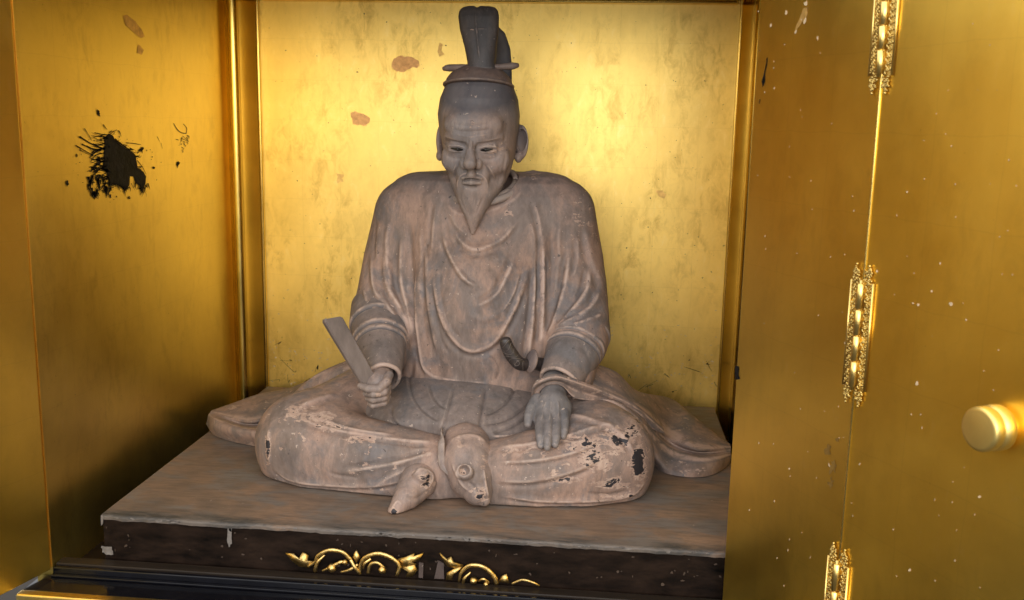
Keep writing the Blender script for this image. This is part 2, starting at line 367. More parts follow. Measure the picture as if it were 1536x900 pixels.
for k in range(16):
    x, y = 955+rng.uniform(0, 55), 280+rng.uniform(0, 105); scr.append(stroke_poly(zz([(x, y), (x+rng.normal(6, 10), y+rng.uniform(6, 18)), (x+rng.normal(8, 14), y+rng.uniform(14, 34))]), .9, .3, 5))
scr += [stroke_poly(zz([(770, 290), (790, 330)]), .7, .3, 4), stroke_poly(zz([(800, 340), (812, 385)]), .5, .3, 4), blob(*zz([(975, 410)])[0], .7, 2), blob(*zz([(930, 315)])[0], 2.5, .7, .3)]
decal('scratch_mark', scr, left_plane, M['soot2'], wall_left, lx)
decal('bare_patch', [ragged([(184, 24), (190, 22), (203, 32), (212, 44), (217, 55), (211, 57), (200, 48), (188, 38)], .5, 3), ragged([(207, 66), (216, 75), (212, 82), (205, 80)], .5, 3)], left_plane, M['red_dull'], wall_left, lx)
decal('bare_patch', [ragged([(588, 93), (596, 85), (612, 84), (627, 90), (629, 99), (615, 104), (600, 108), (590, 104)], 1.0, 4),
                     ragged([(526, 170), (534, 167), (546, 171), (556, 178), (550, 189), (538, 187), (529, 186)], .9, 4)], back_plane, M['red'], wall_back, ly)
decal('rubbed_patch', [ragged([(656, 78), (660, 64), (664, 66), (662, 76), (667, 82), (659, 85)], .5, 3), ragged([(984, 285), (994, 286), (1000, 292), (996, 298), (988, 294)], .5, 3),
                       blob(372, 110, 3, 2, 0, 10), ragged([(504, 260), (516, 262), (515, 272), (507, 276)], .8, 3)], back_plane, M['red_dull'], wall_back, ly)
# lifted leaf, dents and crumbs low on the back panel
fl = []
for k in range(150):
    x = rng.choice([rng.uniform(405, 535), rng.uniform(915, 1080)]); y = 585-abs(rng.normal(0, 50))
    fl.append(blob(x, y, rng.uniform(.5, 2.2), rng.uniform(.3, .9), rng.uniform(-.8, .8), 7, .35))
decal('lifted_leaf', fl, back_plane, M['chip'], wall_back, ly)
dk = []
for k in range(190):
    x = rng.uniform(400, 1105); y = rng.uniform(15, 560)
    dk.append(blob(x, y, rng.uniform(.3, 1.5), rng.uniform(.25, .8), rng.uniform(-1, 1), 6, .4))
for k in range(24):
    x = rng.choice([rng.uniform(405, 520), rng.uniform(920, 1078)]); y = 590-abs(rng.normal(0, 30))
    dk.append(stroke_poly([(x, y), (x+rng.normal(0, 7), y+rng.normal(0, 5)), (x+rng.normal(0, 12), y+rng.normal(0, 7))], rng.uniform(.3, .9), .3, 5))
decal('pin_hole', dk, back_plane, M['soot2'], wall_back, ly*1.5)

# threshold in front of the platform
thr = tag(box('threshold', (XL-.02, -.1045, -.135), (HX+.02, -.045, -.1020), M['sill'], None, .002), kind='structure')
box('upper_rail', (XL+.002, -.0335, -.118), (HX+.008, -.008, -.0830), M['sill_brown'], thr, .002, 3)
box('front_rail', (XL+.002, -.0445, -.1015), (HX+.01, -.0340, -.0865), M['sill'], thr, .0025, 3)
box('groove_fillet', (XL+.002, -.0535, -.1015), (HX+.01, -.0450, -.0975), M['sill'], thr, .0015, 3)
box('gilt_strip', (XL-.02, -.124, -.130), (HX+.3, -.1050, -.1005), M['gilt'], thr, .003, 3)
box('lower_step', (XL-.2, -.30, -.19), (HX+.5, -.1245, -.131), M['sill'], thr, .003, 3)

# ================================================================== DOORS
def leaf_frame(o, ang):
    d = np.array([math.cos(ang), -math.sin(ang), 0]); n = np.array([-math.sin(ang), -math.cos(ang), 0])
    return Matrix(((d[0], n[0], 0, o[0]), (d[1], n[1], 0, o[1]), (0, 0, 1, o[2]), (0, 0, 0, 1))), d, n
def lathe(prof, seg=40, axis='y'):
    V = []; F = []; n = len(prof)
    for k in range(seg):
        a = 2*math.pi*k/seg
        for r, h in prof:
            V.append((r*math.cos(a), h, r*math.sin(a)) if axis == 'y' else (r*math.cos(a), r*math.sin(a), h))
    for k in range(seg):
        k2 = (k+1) % seg
        for i in range(n-1): F.append((k*n+i, k*n+i+1, k2*n+i+1, k2*n+i))
    return V, F
def ring(c, r, t, seg=12, sub=6, a0=0, a1=2*math.pi, ax=(0, 2)):
    n = seg; pts = []
    for k in range(n+1):
        a = a0+(a1-a0)*k/n; p = np.array(c, float); p[ax[0]] += r*math.cos(a); p[ax[1]] += r*math.sin(a); pts.append(p)
    return tube_mesh(pts, [t]*(n+1), sub)
def ballm(c, r, seg=8):
    V, F = lathe([(r*math.sin(a), -r*math.cos(a)) for a in np.linspace(.02, math.pi-.02, 6)], seg)
    return [np.array(v)+c for v in V], F

door = empty('folding_door', 'gilded two-leaf folding door with ornate hinges and a round knob', 'door')
AA, AB, LW = math.radians(67), math.radians(64), .298
MA, dA, nA = leaf_frame((HX, HY, 0), AA)
J = np.array([HX, HY, 0])+dA*LW
MB_, dB, nB = leaf_frame(J, AB)
zb, zt = -.16, 1.12
la = box('door_leaf', (0.002, -.024, zb), (LW-.0022, 0, zt), M['gold_door'], door, .0012); la.matrix_world = MA
lb = box('door_leaf', (.0010, -.024, zb), (LW, 0, zt), M['gold_door'], door, .0012); lb.matrix_world = MB_
bd = mk('joint_bead', *tube_mesh([(.0004, .0004, z) for z in np.linspace(zb, zt, 60)], [.0021]*60, 8), M['gold_trim'], door); bd.matrix_world = MB_
jz = lambda py: (lambda d: CAM[2]+d[2]*((J-CAM)@nA)/(d@nA))(ray(1290-(py-485)*.09, py))
def hinge(z0, z1):
    """barrel of four knuckles between two plates of pierced scrollwork with leafy ends"""
    h = mk('hinge', *join([tube_mesh([(0, .004, z) for z in (a+.0006, a+.0012, b-.0012, b-.0006)], [.0048, .0056, .0056, .0048], 14)
                           for a, b in zip(np.linspace(z0+.03, z1-.03, 5)[:-1], np.linspace(z0+.03, z1-.03, 5)[1:])]), M['gilt'], door)
    h.matrix_world = MB_
    mk('pin', *tube_mesh([(0, .004, z0+.026), (0, .004, z1-.026)], [.003, .003], 10), M['gilt_dull'], h)
    for s in (-1, 1):
        prt = []; back = []
        wd = .0215; a, b = z0+.028, z1-.028
        n = 15
        for i in range(n):
            z = a+(b-a)*(i+.5)/n; st = (b-a)/n
            prt.append(ring((s*(.0105+.0012*(i % 2)), .0026, z), st*.30, .0012, 10, 5, rng.uniform(0, 1), rng.uniform(4.6, 5.8)))
            prt.append(ring((s*(.0158-.001*(i % 2)), .0024, z+st*.45), st*.24, .0010, 9, 5, rng.uniform(0, 3), rng.uniform(6, 8)))
            prt.append(ballm(np.array((s*.0128, .0034, z+st*.5)), .0014, 6)); prt.append(ballm(np.array((s*.0178, .0028, z)), .0011, 6))
        for e, sg in ((b, 1), (a, -1)):
            for (dx, dz, r) in ((.008, .004, .0034), (.0145, .0045, .003), (.011, .0105, .003), (.0155, .0115, .0022), (.0125, .0165, .0022), (.0068, .0125, .0018)):
                prt.append(ring((s*dx, .0026, e+sg*dz), r, .0013, 10, 5, rng.uniform(0, 2), rng.uniform(5.2, 7)))
                prt.append(ballm(np.array((s*dx, .003, e+sg*dz)), .0013, 6))
            prt.append(ballm(np.array((s*.0118, .0028, e+sg*.0215)), .0018, 7))
        V, F = join(prt)
        if s < 0: pass
        mk('scroll_plate', V, F, M['gilt_dull'], h)
        mk('plate', *join([tube_mesh([(s*.0125, .0006, a), (s*.0125, .0006, b)], [.0098, .0098], 4, ((0, 1, 0), .12))]), M['gilt_dull'], h, False)
        mk('edge_rod', *tube_mesh([(s*.0206, .0024, a), (s*.0206, .0024, b)], [.0015, .0015], 8), M['gilt'], h)
for y0_, y1_ in ((148, -74), (612, 390), (1034, 812)): hinge(jz(y0_), jz(y1_))
K = (lambda d: CAM+d*((J-CAM)@nB)/(d@nB))(ray(1503, 640))
kn = mk('knob', *lathe([(.0, .034), (.0205, .034), (.0232, .0335), (.0245, .0318), (.0248, .029), (.0246, .0222), (.0236, .0205), (.0225, .0195), (.0236, .0180), (.0252, .0165), (.0255, .010), (.0250, .0050), (.0215, .0035), (.0200, .0)], 56), M['knob'], door)
kn.matrix_world = Matrix(((dB[0], nB[0], 0, K[0]), (dB[1], nB[1], 0, K[1]), (0, 0, 1, K[2]), (0, 0, 0, 1)))
# chips and marks on the folding door
planeA = lambda x, y: (lambda d: CAM+d*((np.array([HX, HY, 0])-CAM)@nA)/(d@nA))(ray(x, y))
planeB = lambda x, y: (lambda d: CAM+d*((J-CAM)@nB)/(d@nB))(ray(x, y))
ch = [blob(1157, 38, 1.4, 3, .3), blob(1180, 19, 1.6, 3.6, .1), blob(1209, 5, 2.5, 4, .5), blob(1208, 31, 1.5, 5, .3), blob(1194, 48, 1.2, 3, .4), blob(1227, 57, 1.3, 3)]
for k in range(60): ch.append(blob(rng.uniform(1120, 1290), rng.uniform(5, 890), rng.uniform(.4, 1.1), rng.uniform(.5, 1.8), .2, 7, .3))
decal('chip', ch, planeA, M['chip'], door, nA*.0006)
decal('bare_patch', [ragged([(1206, 12), (1214, 10), (1211, 24), (1203, 34), (1196, 46), (1192, 48), (1198, 32)], .8, 3)], planeA, M['red_dull'], door, nA*.0005)
decal('dark_gouge', [ragged([(1150, 88), (1152, 86), (1151, 98), (1148, 110), (1148, 122), (1144, 131), (1143, 122), (1146, 112), (1149, 98)], .3, 2), blob(1140, 152, .8, 3.5, .2), ragged([(1104, 548), (1109, 550), (1108, 562), (1110, 568), (1104, 570), (1102, 560)], .6, 3)], planeA, M['soot'], door, nA*.0006)
ch = [blob(x, y, a, b) for x, y, a, b in ((1427, 456, 2.6, 3), (1378, 457, 2.2, 2), (1370, 455, 1.2, 1.2), (1398, 437, 1.6, 1.6), (1376, 575, 2, 3), (1306, 447, 2, 2), (1411, 395, 1.6, 1.6), (1316, 407, 1.5, 2), (1470, 745, 2, 2), (1365, 855, 2, 2), (1450, 480, 1.2, 1.6))]
for k in range(46): ch.append(blob(rng.uniform(1330, 1530), rng.uniform(8, 890), rng.uniform(.4, 1.2), rng.uniform(.5, 1.6), .2, 7, .3))
decal('chip', ch, planeB, M['chip'], door, nB*.0006)
ch = [blob(1242, 676, 4, 7, .2, 16, .3), blob(1250, 700, 5, 9, .2, 16, .4), blob(1247, 724, 4, 8, .2, 14, .4), blob(1256, 660, 2.5, 3)]
decal('rubbed_patch', ch, planeA, M['gilt_dull'], door, nA*.0005)

ldoor = empty('door_leaf_open', 'gilded door leaf swung outward beside the scorched wall', 'door')
ldoor.name = 'door'
MLd, dL, nL = leaf_frame((XL, Y0, 0), math.radians(180-74)); nL = -nL
lm = box('panel', (.001, 0, -.091), (.30, .022, 1.12), M['gold_door'], ldoor, .0015); lm.matrix_world = MLd

# ================================================================== CARVING TOOLS
class Vol:
    """signed distance field on a grid; carved with smooth unions and cuts, skinned with surface nets"""
    def __init__(s, lo, hi, h):
        s.lo = np.array(lo, float); s.h = h
        n = np.ceil((np.array(hi)-s.lo)/h).astype(int)+1
        ax = [(s.lo[i]+h*np.arange(n[i])).astype(np.float32) for i in range(3)]
        s.X, s.Y, s.Z = ax[0][:, None, None], ax[1][None, :, None], ax[2][None, None, :]
        s.d = np.full(n, 1., np.float32)
    def _sl(s, lo, hi):
        a = np.clip(((np.array(lo)-s.lo)/s.h).astype(int)-1, 0, np.array(s.d.shape)); b = np.clip(((np.array(hi)-s.lo)/s.h).astype(int)+2, 0, np.array(s.d.shape))
        return tuple(slice(i, j) for i, j in zip(a, b))
    def _view(s, sl): return s.X[sl[0]], s.Y[:, sl[1]], s.Z[:, :, sl[2]]
    def op(s, f, lo, hi, k=.01, mode='add'):
        pad = max(3*k, 4*s.h)+.004
        sl = s._sl(np.array(lo)-pad, np.array(hi)+pad); d = s.d[sl]
        if d.size == 0: return
        e = f(*s._view(sl)).astype(np.float32)
        if mode == 'add': h = np.clip(.5+.5*(d-e)/k, 0, 1); s.d[sl] = d*(1-h)+e*h-k*h*(1-h)
        elif mode == 'cut': h = np.clip(.5-.5*(d+e)/k, 0, 1); s.d[sl] = d*(1-h)-e*h+k*h*(1-h)
        elif mode == 'and': h = np.clip(.5-.5*(d-e)/k, 0, 1); s.d[sl] = d*(1-h)+e*h+k*h*(1-h)
    def ell(s, c, r, k=.01, mode='add', R=None):
        c = np.asarray(c, float); r = np.asarray(r, float)
        def f(X, Y, Z):
            x, y, z = X-c[0], Y-c[1], Z-c[2]
            if R is not None: x, y, z = (R[0][i]*x+R[1][i]*y+R[2][i]*z for i in range(3))
            k0 = np.sqrt((x/r[0])**2+(y/r[1])**2+(z/r[2])**2); k1 = np.sqrt((x/r[0]**2)**2+(y/r[1]**2)**2+(z/r[2]**2)**2)+1e-9
            return k0*(k0-1)/k1
        m = r.max() if R is not None else r
        s.op(f, c-m, c+m, k, mode)
    def chain(s, pts, rad, k=.01, mode='add', sq=(1, 1, 1)):
        pts = np.asarray(pts, float); sq = np.asarray(sq, float)
        def f(X, Y, Z):
            best = None
            for a, b, ra, rb in zip(pts[:-1]*sq, pts[1:]*sq, rad[:-1], rad[1:]):
                ab = b-a; L2 = ab@ab+1e-12
                x, y, z = X*sq[0]-a[0], Y*sq[1]-a[1], Z*sq[2]-a[2]
                t = np.clip((x*ab[0]+y*ab[1]+z*ab[2])/L2, 0, 1)
                d = np.sqrt((x-t*ab[0])**2+(y-t*ab[1])**2+(z-t*ab[2])**2)-(ra+t*(rb-ra))
                best = d if best is None else np.minimum(best, d)
            return best
        m = max(rad)*1.6
        s.op(f, pts.min(0)-m, pts.max(0)+m, k, mode)
    def loft(s, tab, p=2.4, k=.01, mode='add'):
        """tab rows: z, x0, x1, yfront, yback (z ascending): rounded horizontal sections"""
        T = np.array(sorted(map(tuple, tab)), float); q = T[:, 0]
        def f(X, Y, Z):
            zc = np.clip(Z, q[0], q[-1])
            g = [np.interp(zc.ravel(), q, T[:, i]).reshape(zc.shape).astype(np.float32) for i in range(1, 5)]
            cx, a = (g[0]+g[1])/2, (g[1]-g[0])/2; cy, b = (g[2]+g[3])/2, (g[3]-g[2])/2
            u = (np.abs((X-cx)/a)**p+np.abs((Y-cy)/b)**p)**(1/p)
            d = (u-1)*np.minimum(a, b)
            return np.maximum(d, np.maximum(q[0]-Z, Z-q[-1]))
        s.op(f, (T[:, 1].min(), T[:, 3].min(), q[0]), (T[:, 2].max(), T[:, 4].max(), q[-1]), k, mode)
    def half(s, n, c, k=.004):
        n = np.asarray(n, float); n /= np.linalg.norm(n); c = np.asarray(c, float)
        e = (n[0]*(s.X-c[0])+n[1]*(s.Y-c[1])+n[2]*(s.Z-c[2])).astype(np.float32)
        d = s.d; h = np.clip(.5-.5*(d-e)/k, 0, 1); s.d = d*(1-h)+e*h+k*h*(1-h)
    def mesh(s):
        d = s.d.copy(); d[0] = d[-1] = 1; d[:, 0] = d[:, -1] = 1; d[:, :, 0] = d[:, :, -1] = 1
        ins = d < 0; nx, ny, nz = d.shape
        cnt = np.zeros((nx-1, ny-1, nz-1), np.int8)
        for i in (0, 1):
            for j in (0, 1):
                for l in (0, 1): cnt += ins[i:nx-1+i, j:ny-1+j, l:nz-1+l]
        act = (cnt > 0) & (cnt < 8); I = np.argwhere(act); ids = np.full(act.shape, -1, np.int64); ids[act] = np.arange(len(I))
        C = [(i, j, l) for i in (0, 1) for j in (0, 1) for l in (0, 1)]
        Vv = np.stack([d[I[:, 0]+c[0], I[:, 1]+c[1], I[:, 2]+c[2]] for c in C])
        acc = np.zeros((len(I), 3)); num = np.zeros(len(I))
        for a in range(8):
            for b in range(a+1, 8):
                df = np.array(C[b])-np.array(C[a])
                if np.abs(df).sum() != 1: continue
                m = (Vv[a] < 0) != (Vv[b] < 0); t = Vv[a][m]/(Vv[a][m]-Vv[b][m])
                acc[m] += np.array(C[a])+t[:, None]*df; num[m] += 1
        V = s.lo+s.h*(I+acc/num[:, None])
        F = []
        for ax in range(3):
            u, v = (ax+1) % 3, (ax+2) % 3
            A = np.take(ins, range(0, d.shape[ax]-1), ax); B = np.take(ins, range(1, d.shape[ax]), ax)
            E_ = np.argwhere(A != B); E_ = E_[(E_[:, u] > 0) & (E_[:, v] > 0) & (E_[:, u] < d.shape[u]-1) & (E_[:, v] < d.shape[v]-1)]
            eu = np.zeros(3, int); eu[u] = 1; ev = np.zeros(3, int); ev[v] = 1
            q = [E_-eu-ev, E_-ev, E_, E_-eu]
            q = np.stack([ids[w_[:, 0], w_[:, 1], w_[:, 2]] for w_ in q], 1)
            fl_ = ~A[E_[:, 0], E_[:, 1], E_[:, 2]]; q[fl_] = q[fl_][:, ::-1]
            F.append(q)
        return V, np.vstack(F)
def normals(V, F):
    a = V[F[:, 2]]-V[F[:, 0]]; b = V[F[:, 3]]-V[F[:, 1]]; n = np.cross(a, b); N_ = np.zeros_like(V)
    for i in range(4):
        for c in range(3): N_[:, c] += np.bincount(F[:, i], n[:, c], len(V))
    return N_/(np.linalg.norm(N_, axis=1)[:, None]+1e-12)
def relax(V, F, it=2, lam=.5):
    for _ in range(it):
        A = np.zeros_like(V); w_ = np.zeros(len(V))
        for i in range(4):
            p, q = F[:, i], F[:, (i+1) % 4]
            for c in range(3): A[:, c] += np.bincount(p, V[q, c], len(V))+np.bincount(q, V[p, c], len(V))
            w_ += np.bincount(p, minlength=len(V))+np.bincount(q, minlength=len(V))
        V = V+lam*(A/w_[:, None]-V)
    return V
FOLD, WID = .98, .54
def carve(V, F, strokes, facing=.02, pix=None):
    """raise or sink carved lines: (points px, width px, height m, kind[, wear]).
    kinds: r ridge, v groove, f fold (sharp crest, soft hollow on its right), s step (right side raised)"""
    N_ = normals(V, F); px = proj(V) if pix is None else pix
    view = CAM-V; view /= np.linalg.norm(view, axis=1)[:, None]
    ok = (N_*view).sum(1) > facing if pix is None else N_[:, 1] < .2
    disp = np.zeros(len(V)); wear = np.zeros(len(V))
    for st in strokes:
        pts, wd, A, kind = st[:4]; we = st[4] if len(st) > 4 else .6
        c = cat_rom(pts, max(12, 6*len(pts))); R_ = wd*5
        m = np.where(ok & (px[:, 0] > c[:, 0].min()-R_) & (px[:, 0] < c[:, 0].max()+R_) & (px[:, 1] > c[:, 1].min()-R_) & (px[:, 1] < c[:, 1].max()+R_))[0]
        if len(m) == 0: continue
        p = px[m]; best = np.full(len(m), 1e9); sd = np.zeros(len(m)); tt = np.zeros(len(m)); n = len(c)-1
        for i in range(n):
            a = c[i]; ab = c[i+1]-a; t = ((p-a)@ab)/(ab@ab+1e-9)
            tcl = np.clip(t, 0, 1); q = p-a-tcl[:, None]*ab; dd = np.hypot(q[:, 0], q[:, 1]); up = dd < best
            best[up] = dd[up]; sd[up] = np.sign(ab[0]*q[up, 1]-ab[1]*q[up, 0])*dd[up]; tt[up] = (i+tcl[up])/n
        tp = np.clip(np.minimum(tt, 1-tt)*5, 0, 1); tp = tp*tp*(3-2*tp)
        x = sd/(wd*(.9 if kind == 'v' else WID)); ax_ = np.abs(x)
        if kind == 'r': g = np.exp(-x*x)
        elif kind == 'v': g = -np.exp(-x*x)
        elif kind == 'f': g = np.where(x < 0, np.exp(-(x/1.9)**2), np.exp(-(x/.75)**2))-.75*np.exp(-((x-1.9)/1.15)**2)
        elif kind == 's': g = 1/(1+np.exp(-np.clip(x*5, -30, 30)))*np.exp(-(np.maximum(x, 0)/2.6)**2)
        disp[m] += A*FOLD*tp*g; wear[m] = np.maximum(wear[m], we*tp*np.exp(-(x/.9)**2) if kind != 'v' else 0)
    return V+N_*disp[:, None], wear
def spots(V, L_):
    px = proj(V); f = np.zeros(len(V))
    for x, y, rx, ry, a in L_: f = np.maximum(f, a*np.exp(-((px[:, 0]-x)/rx)**2-((px[:, 1]-y)/ry)**2))
    return f
def sculpt(name, vol, mat, parent, strokes=(), flakes=(), tone=None, smooth=2, wear0=0):
    V, F = vol.mesh()
    V = relax(V, F, smooth)
    wear = np.full(len(V), wear0, float)
    if strokes: V, wr = carve(V, F, strokes); wear = np.maximum(wear, wr); V = relax(V, F, 1, .3)
    at = {'wear': wear, 'flake': spots(V, flakes) if flakes else np.zeros(len(V)), 'tone': tone(proj(V), V) if tone else np.zeros(len(V))}
    return mk(name, V, F, mat, parent, True, at)
def ribbon(name, curves, mat, parent, n=70, m=40, wear_rows=(), dark_rows=()):
    """skin lofted over a family of 3-D curves (front bottom ... back bottom)"""
    Cc = np.array([cat_rom(c, n) for c in curves]); G = np.array([cat_rom(Cc[:, i], m) for i in range(n)])
    V = G.reshape(-1, 3); F = []
    for i in range(n-1):
        for j in range(m-1): F.append((i*m+j, i*m+j+1, (i+1)*m+j+1, (i+1)*m+j))
    wr = np.zeros((n, m))
    for row, a in wear_rows:
        t = np.linspace(0, len(curves)-1, m); wr = np.maximum(wr, (a*np.exp(-((t-row)/.22)**2))[None, :])
    tn = np.zeros((n, m))
    for row, a in dark_rows: tn = np.maximum(tn, (a*np.exp(-((np.linspace(0, len(curves)-1, m)-row)/.10)**2))[None, :])  # fold valleys deepened by shade painted into the tone
    return mk(name, V, np.array(F), mat, parent, True, {'wear': wr.ravel(), 'flake': np.full(n*m, .12), 'tone': tn.ravel()})

# ================================================================== THE STATUE
statue = empty('statue', 'weathered carved wooden statue of a seated bearded courtier on the platform', 'statue')
statue.location = (0, 0, 0)

# ---- robe: chest, shoulders, upper arms
v = Vol((.28, .25, .05), (.99, .70, .66), .0025)
def row(py, l, r, yf, yb, Y=.52):
    return (P(700, py, Y)[2], P(l, py, Y)[0], P(r, py, Y)[0], yf, yb)
v.loft([row(257, 668, 792, .50, .585), row(262, 636, 822, .475, .61), row(271, 610, 845, .455, .63), row(290, 597, 858, .438, .645), row(330, 596, 858, .418, .655),
        row(400, 600, 858, .392, .66), row(470, 602, 858, .375, .66), row(540, 600, 860, .362, .66), row(600, 585, 870, .35, .66), row(680, 570, 880, .36, .66)], 2.5, .02)
# arms hang from the shoulders to the elbows
v.chain([P(628, 300, .535), P(607, 322, .53), P(590, 390, .515), P(578, 450, .47), P(574, 500, .42)], [.055, .066, .066, .064, .060], .045)
v.chain([P(826, 300, .535), P(846, 322, .53), P(859, 390, .515), P(866, 450, .475), P(868, 510, .42)], [.056, .067, .067, .066, .062], .045)
v.chain([P(574, 470, .45), P(570, 540, .36)], [.05, .05], .03); v.chain([P(868, 480, .45), P(856, 560, .36)], [.05, .05], .03)
v.ell(P(716, 470, .44), (.115, .10, .15), .05)                     # belly
v.ell(P(727, 268, .492), (.074, .074, .058), .006, 'cut')             # neck opening
robe_lines = [
    # thin chisel lines and splits in the wood
    ([(641, 365), (640, 375), (642, 388)], 2.6, .0035, 'v'), ([(700, 438), (712, 436), (722, 428)], 2.6, .0022, 'v'), ([(668, 330), (672, 352), (682, 372)], 3, .0022, 'v'), ([(690, 400), (704, 418), (716, 424)], 3, .0022, 'v'),
    ([(562, 400), (566, 436), (580, 462)], 3, .0026, 'v'), ([(592, 360), (590, 420), (600, 455)], 3, .0026, 'v'), ([(609, 360), (608, 420), (617, 468)], 3, .0026, 'v'), ([(636, 420), (634, 470), (640, 520)], 3, .0026, 'v'),
    ([(648, 430), (652, 470), (662, 510), (676, 534)], 3.2, .0030, 'v'), ([(660, 400), (661, 440), (674, 486), (697, 514)], 3, .0020, 'v'), ([(806, 380), (806, 430), (802, 480)], 3, .0030, 'v'), ([(819, 370), (820, 430), (818, 490)], 3, .0030, 'v'),
    ([(848, 392), (838, 440), (826, 480)], 3, .0026, 'v'), ([(878, 400), (868, 440), (846, 474)], 3, .0026, 'v'), ([(896, 440), (878, 464), (852, 482)], 3, .0024, 'v'), ([(783, 400), (774, 440), (758, 480), (742, 502)], 3, .0022, 'v'),
    ([(752, 470), (770, 440), (782, 404)], 3.4, .0020, 'r', .5), ([(866, 350), (866, 390), (858, 420)], 5, .0020, 'f', .3), ([(570, 330), (566, 360), (566, 395)], 5, .0020, 'f', .3), ([(655, 300), (650, 340), (648, 385)], 5, .0020, 'f', .4), ([(800, 300), (808, 330), (812, 360)], 5, .0020, 'f', .4),
    ([(681, 343), (692, 363), (710, 375), (731, 371), (756, 357), (784, 322)], 7, .0042, 'f'), ([(674, 318), (684, 338), (700, 352)], 6, .002, 'f', .2),
    ([(663, 350), (674, 382), (692, 414), (715, 432)], 6, .0042, 'f'), ([(774, 382), (759, 414), (742, 443), (710, 462)], 6, .004, 'f'),
    ([(651, 393), (653, 439), (667, 489), (692, 521), (717, 526), (745, 510), (770, 467), (784, 432), (795, 393)], 7, .0040, 'f', .8),
    ([(642, 354), (640, 400), (642, 450), (650, 500), (660, 540)], 7, .0035, 'f', .4),
    ([(624, 400), (623, 450), (626, 489), (633, 542), (642, 562)], 6, .0065, 'f', .9), ([(630, 340), (632, 380), (630, 420), (634, 470)], 6, .003, 'r', .4),
    ([(576, 375), (580, 428), (603, 467), (617, 500)], 7, .0050, 'f', .6), ([(603, 345), (601, 418), (614, 471), (620, 505)], 7, .0045, 'f', .6),
    ([(557, 372), (560, 428), (575, 453), (600, 480)], 7, .0040, 'f', .4), ([(585, 326), (580, 361), (582, 400), (588, 440)], 6, .0028, 'r', .7), ([(545, 430), (552, 455), (575, 470)], 6, .003, 'f', .3),
    ([(615, 330), (616, 390), (619, 440), (622, 500)], 9, -.0055, 'r', 0), ([(620, 500), (618, 540), (612, 580)], 9, -.006, 'r', 0),
    ([(813, 345), (814, 418), (813, 489), (809, 520)], 7, .0062, 'f', .9), ([(805, 390), (800, 460), (795, 505), (790, 545)], 6, .0055, 'f', .6),
    ([(826, 330), (828, 400), (823, 470), (815, 510)], 10, -.0055, 'r', 0), ([(795, 330), (803, 370), (804, 420)], 7, .0025, 'r', .3),
    ([(855, 370), (845, 435), (830, 482), (820, 506)], 7, .0050, 'f', .6), ([(886, 393), (877, 439), (852, 471), (830, 498)], 7, .0050, 'f', .6),
    ([(903, 430), (884, 460), (855, 480), (838, 492)], 6, .0042, 'f', .5), ([(877, 337), (887, 389), (908, 439)], 8, .0035, 'f', .3), ([(905, 470), (880, 480), (855, 488)], 5, .003, 'f', .7),
    ([(840, 330), (838, 370), (842, 400)], 8, .0025, 'r', .2), ([(700, 470), (725, 480), (752, 470)], 9, .002, 'r', .1),
    ([(635, 548), (646, 561), (665, 568), (700, 573), (738, 574)], 4, .0032, 's', .5), ([(733, 530), (745, 545), (748, 560), (740, 575)], 2.2, .0022, 'v'),
    ([(664, 300), (690, 322), (730, 318), (770, 300), (790, 275)], 7, .0025, 'r', .35)]
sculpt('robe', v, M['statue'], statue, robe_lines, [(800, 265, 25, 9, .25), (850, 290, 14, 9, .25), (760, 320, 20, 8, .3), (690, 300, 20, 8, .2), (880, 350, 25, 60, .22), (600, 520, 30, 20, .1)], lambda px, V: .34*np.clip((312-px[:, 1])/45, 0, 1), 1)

# ---- collar: rolled stand-up neck band, with the neck inside
cc = P(727, 279, .497); ring_ = []
for k in range(40):
    a = 2*math.pi*k/40
    ring_.append(cc+np.array([.0765*math.cos(a), .076*math.sin(a), .030*math.sin(a)+.006*math.cos(a)]))
ring_.append(ring_[0]); Vt, Ft = tube_mesh(ring_, [.0082]*41, 14)
mk('collar', Vt, Ft, M['skirt'], statue)
cc2 = cc+np.array([0, .002, .006]); r2 = [cc2+(np.array(p)-cc)*np.array([.86, .86, 1]) for p in ring_]
mk('collar', *tube_mesh(r2, [.0062]*41, 12), M['skirt'], statue)

# ---- skirt of the robe over the lap
v = Vol((.30, .19, .02), (.93, .50, .22), .0021)
v.ell((.600, .455, .072), (.285, .255, .116), .01)
v.ell((.606, .40, .09), (.14, .13, .075), .05)
e = v.X*0+v.Y*0+v.Z*0
fr = (P(690, 655, .22)[1]-.0)
hem = np.interp(v.X.ravel(), [P(500, 620, .3)[0], P(533, 635, .27)[0], P(600, 650, .235)[0], P(665, 656, .225)[0], P(740, 660, .225)[0], P(805, 655, .235)[0], P(850, 640, .27)[0]], [.33, .272, .243, .232, .232, .243, .285]).astype(np.float32)[:, None, None]
dd = (hem-v.Y)+0*v.Z; h_ = np.clip(.5-.5*(v.d-dd)/.006, 0, 1); v.d = v.d*(1-h_)+dd*h_+.006*h_*(1-h_)
skirt_lines = []
for pts, up_ in (([(612, 545), (614, 577), (621, 599), (636, 618), (663, 636)], 1), ([(641, 570), (651, 599), (672, 617)], 1), ([(683, 572), (674, 606), (666, 636), (660, 652)], 1), ([(731, 575), (727, 600), (722, 625), (720, 650)], -1),
                 ([(722, 623), (744, 614), (766, 595), (774, 572)], -1), ([(720, 637), (757, 629), (786, 612), (802, 596)], -1), ([(735, 651), (769, 639), (797, 620)], -1), ([(587, 606), (590, 628), (603, 648)], -1), ([(549, 604), (541, 622), (533, 634)], 1)):
    skirt_lines += [(pts, 3.4, .0026*up_, 's', .15), (pts, 3.0, .0036, 'v', 0)]
skirt_lines += [([(533, 629), (560, 640), (610, 648), (660, 651)], 3.6, .0030, 'r', .9), ([(735, 655), (775, 653), (806, 648)], 3.6, .0030, 'r', .9)]
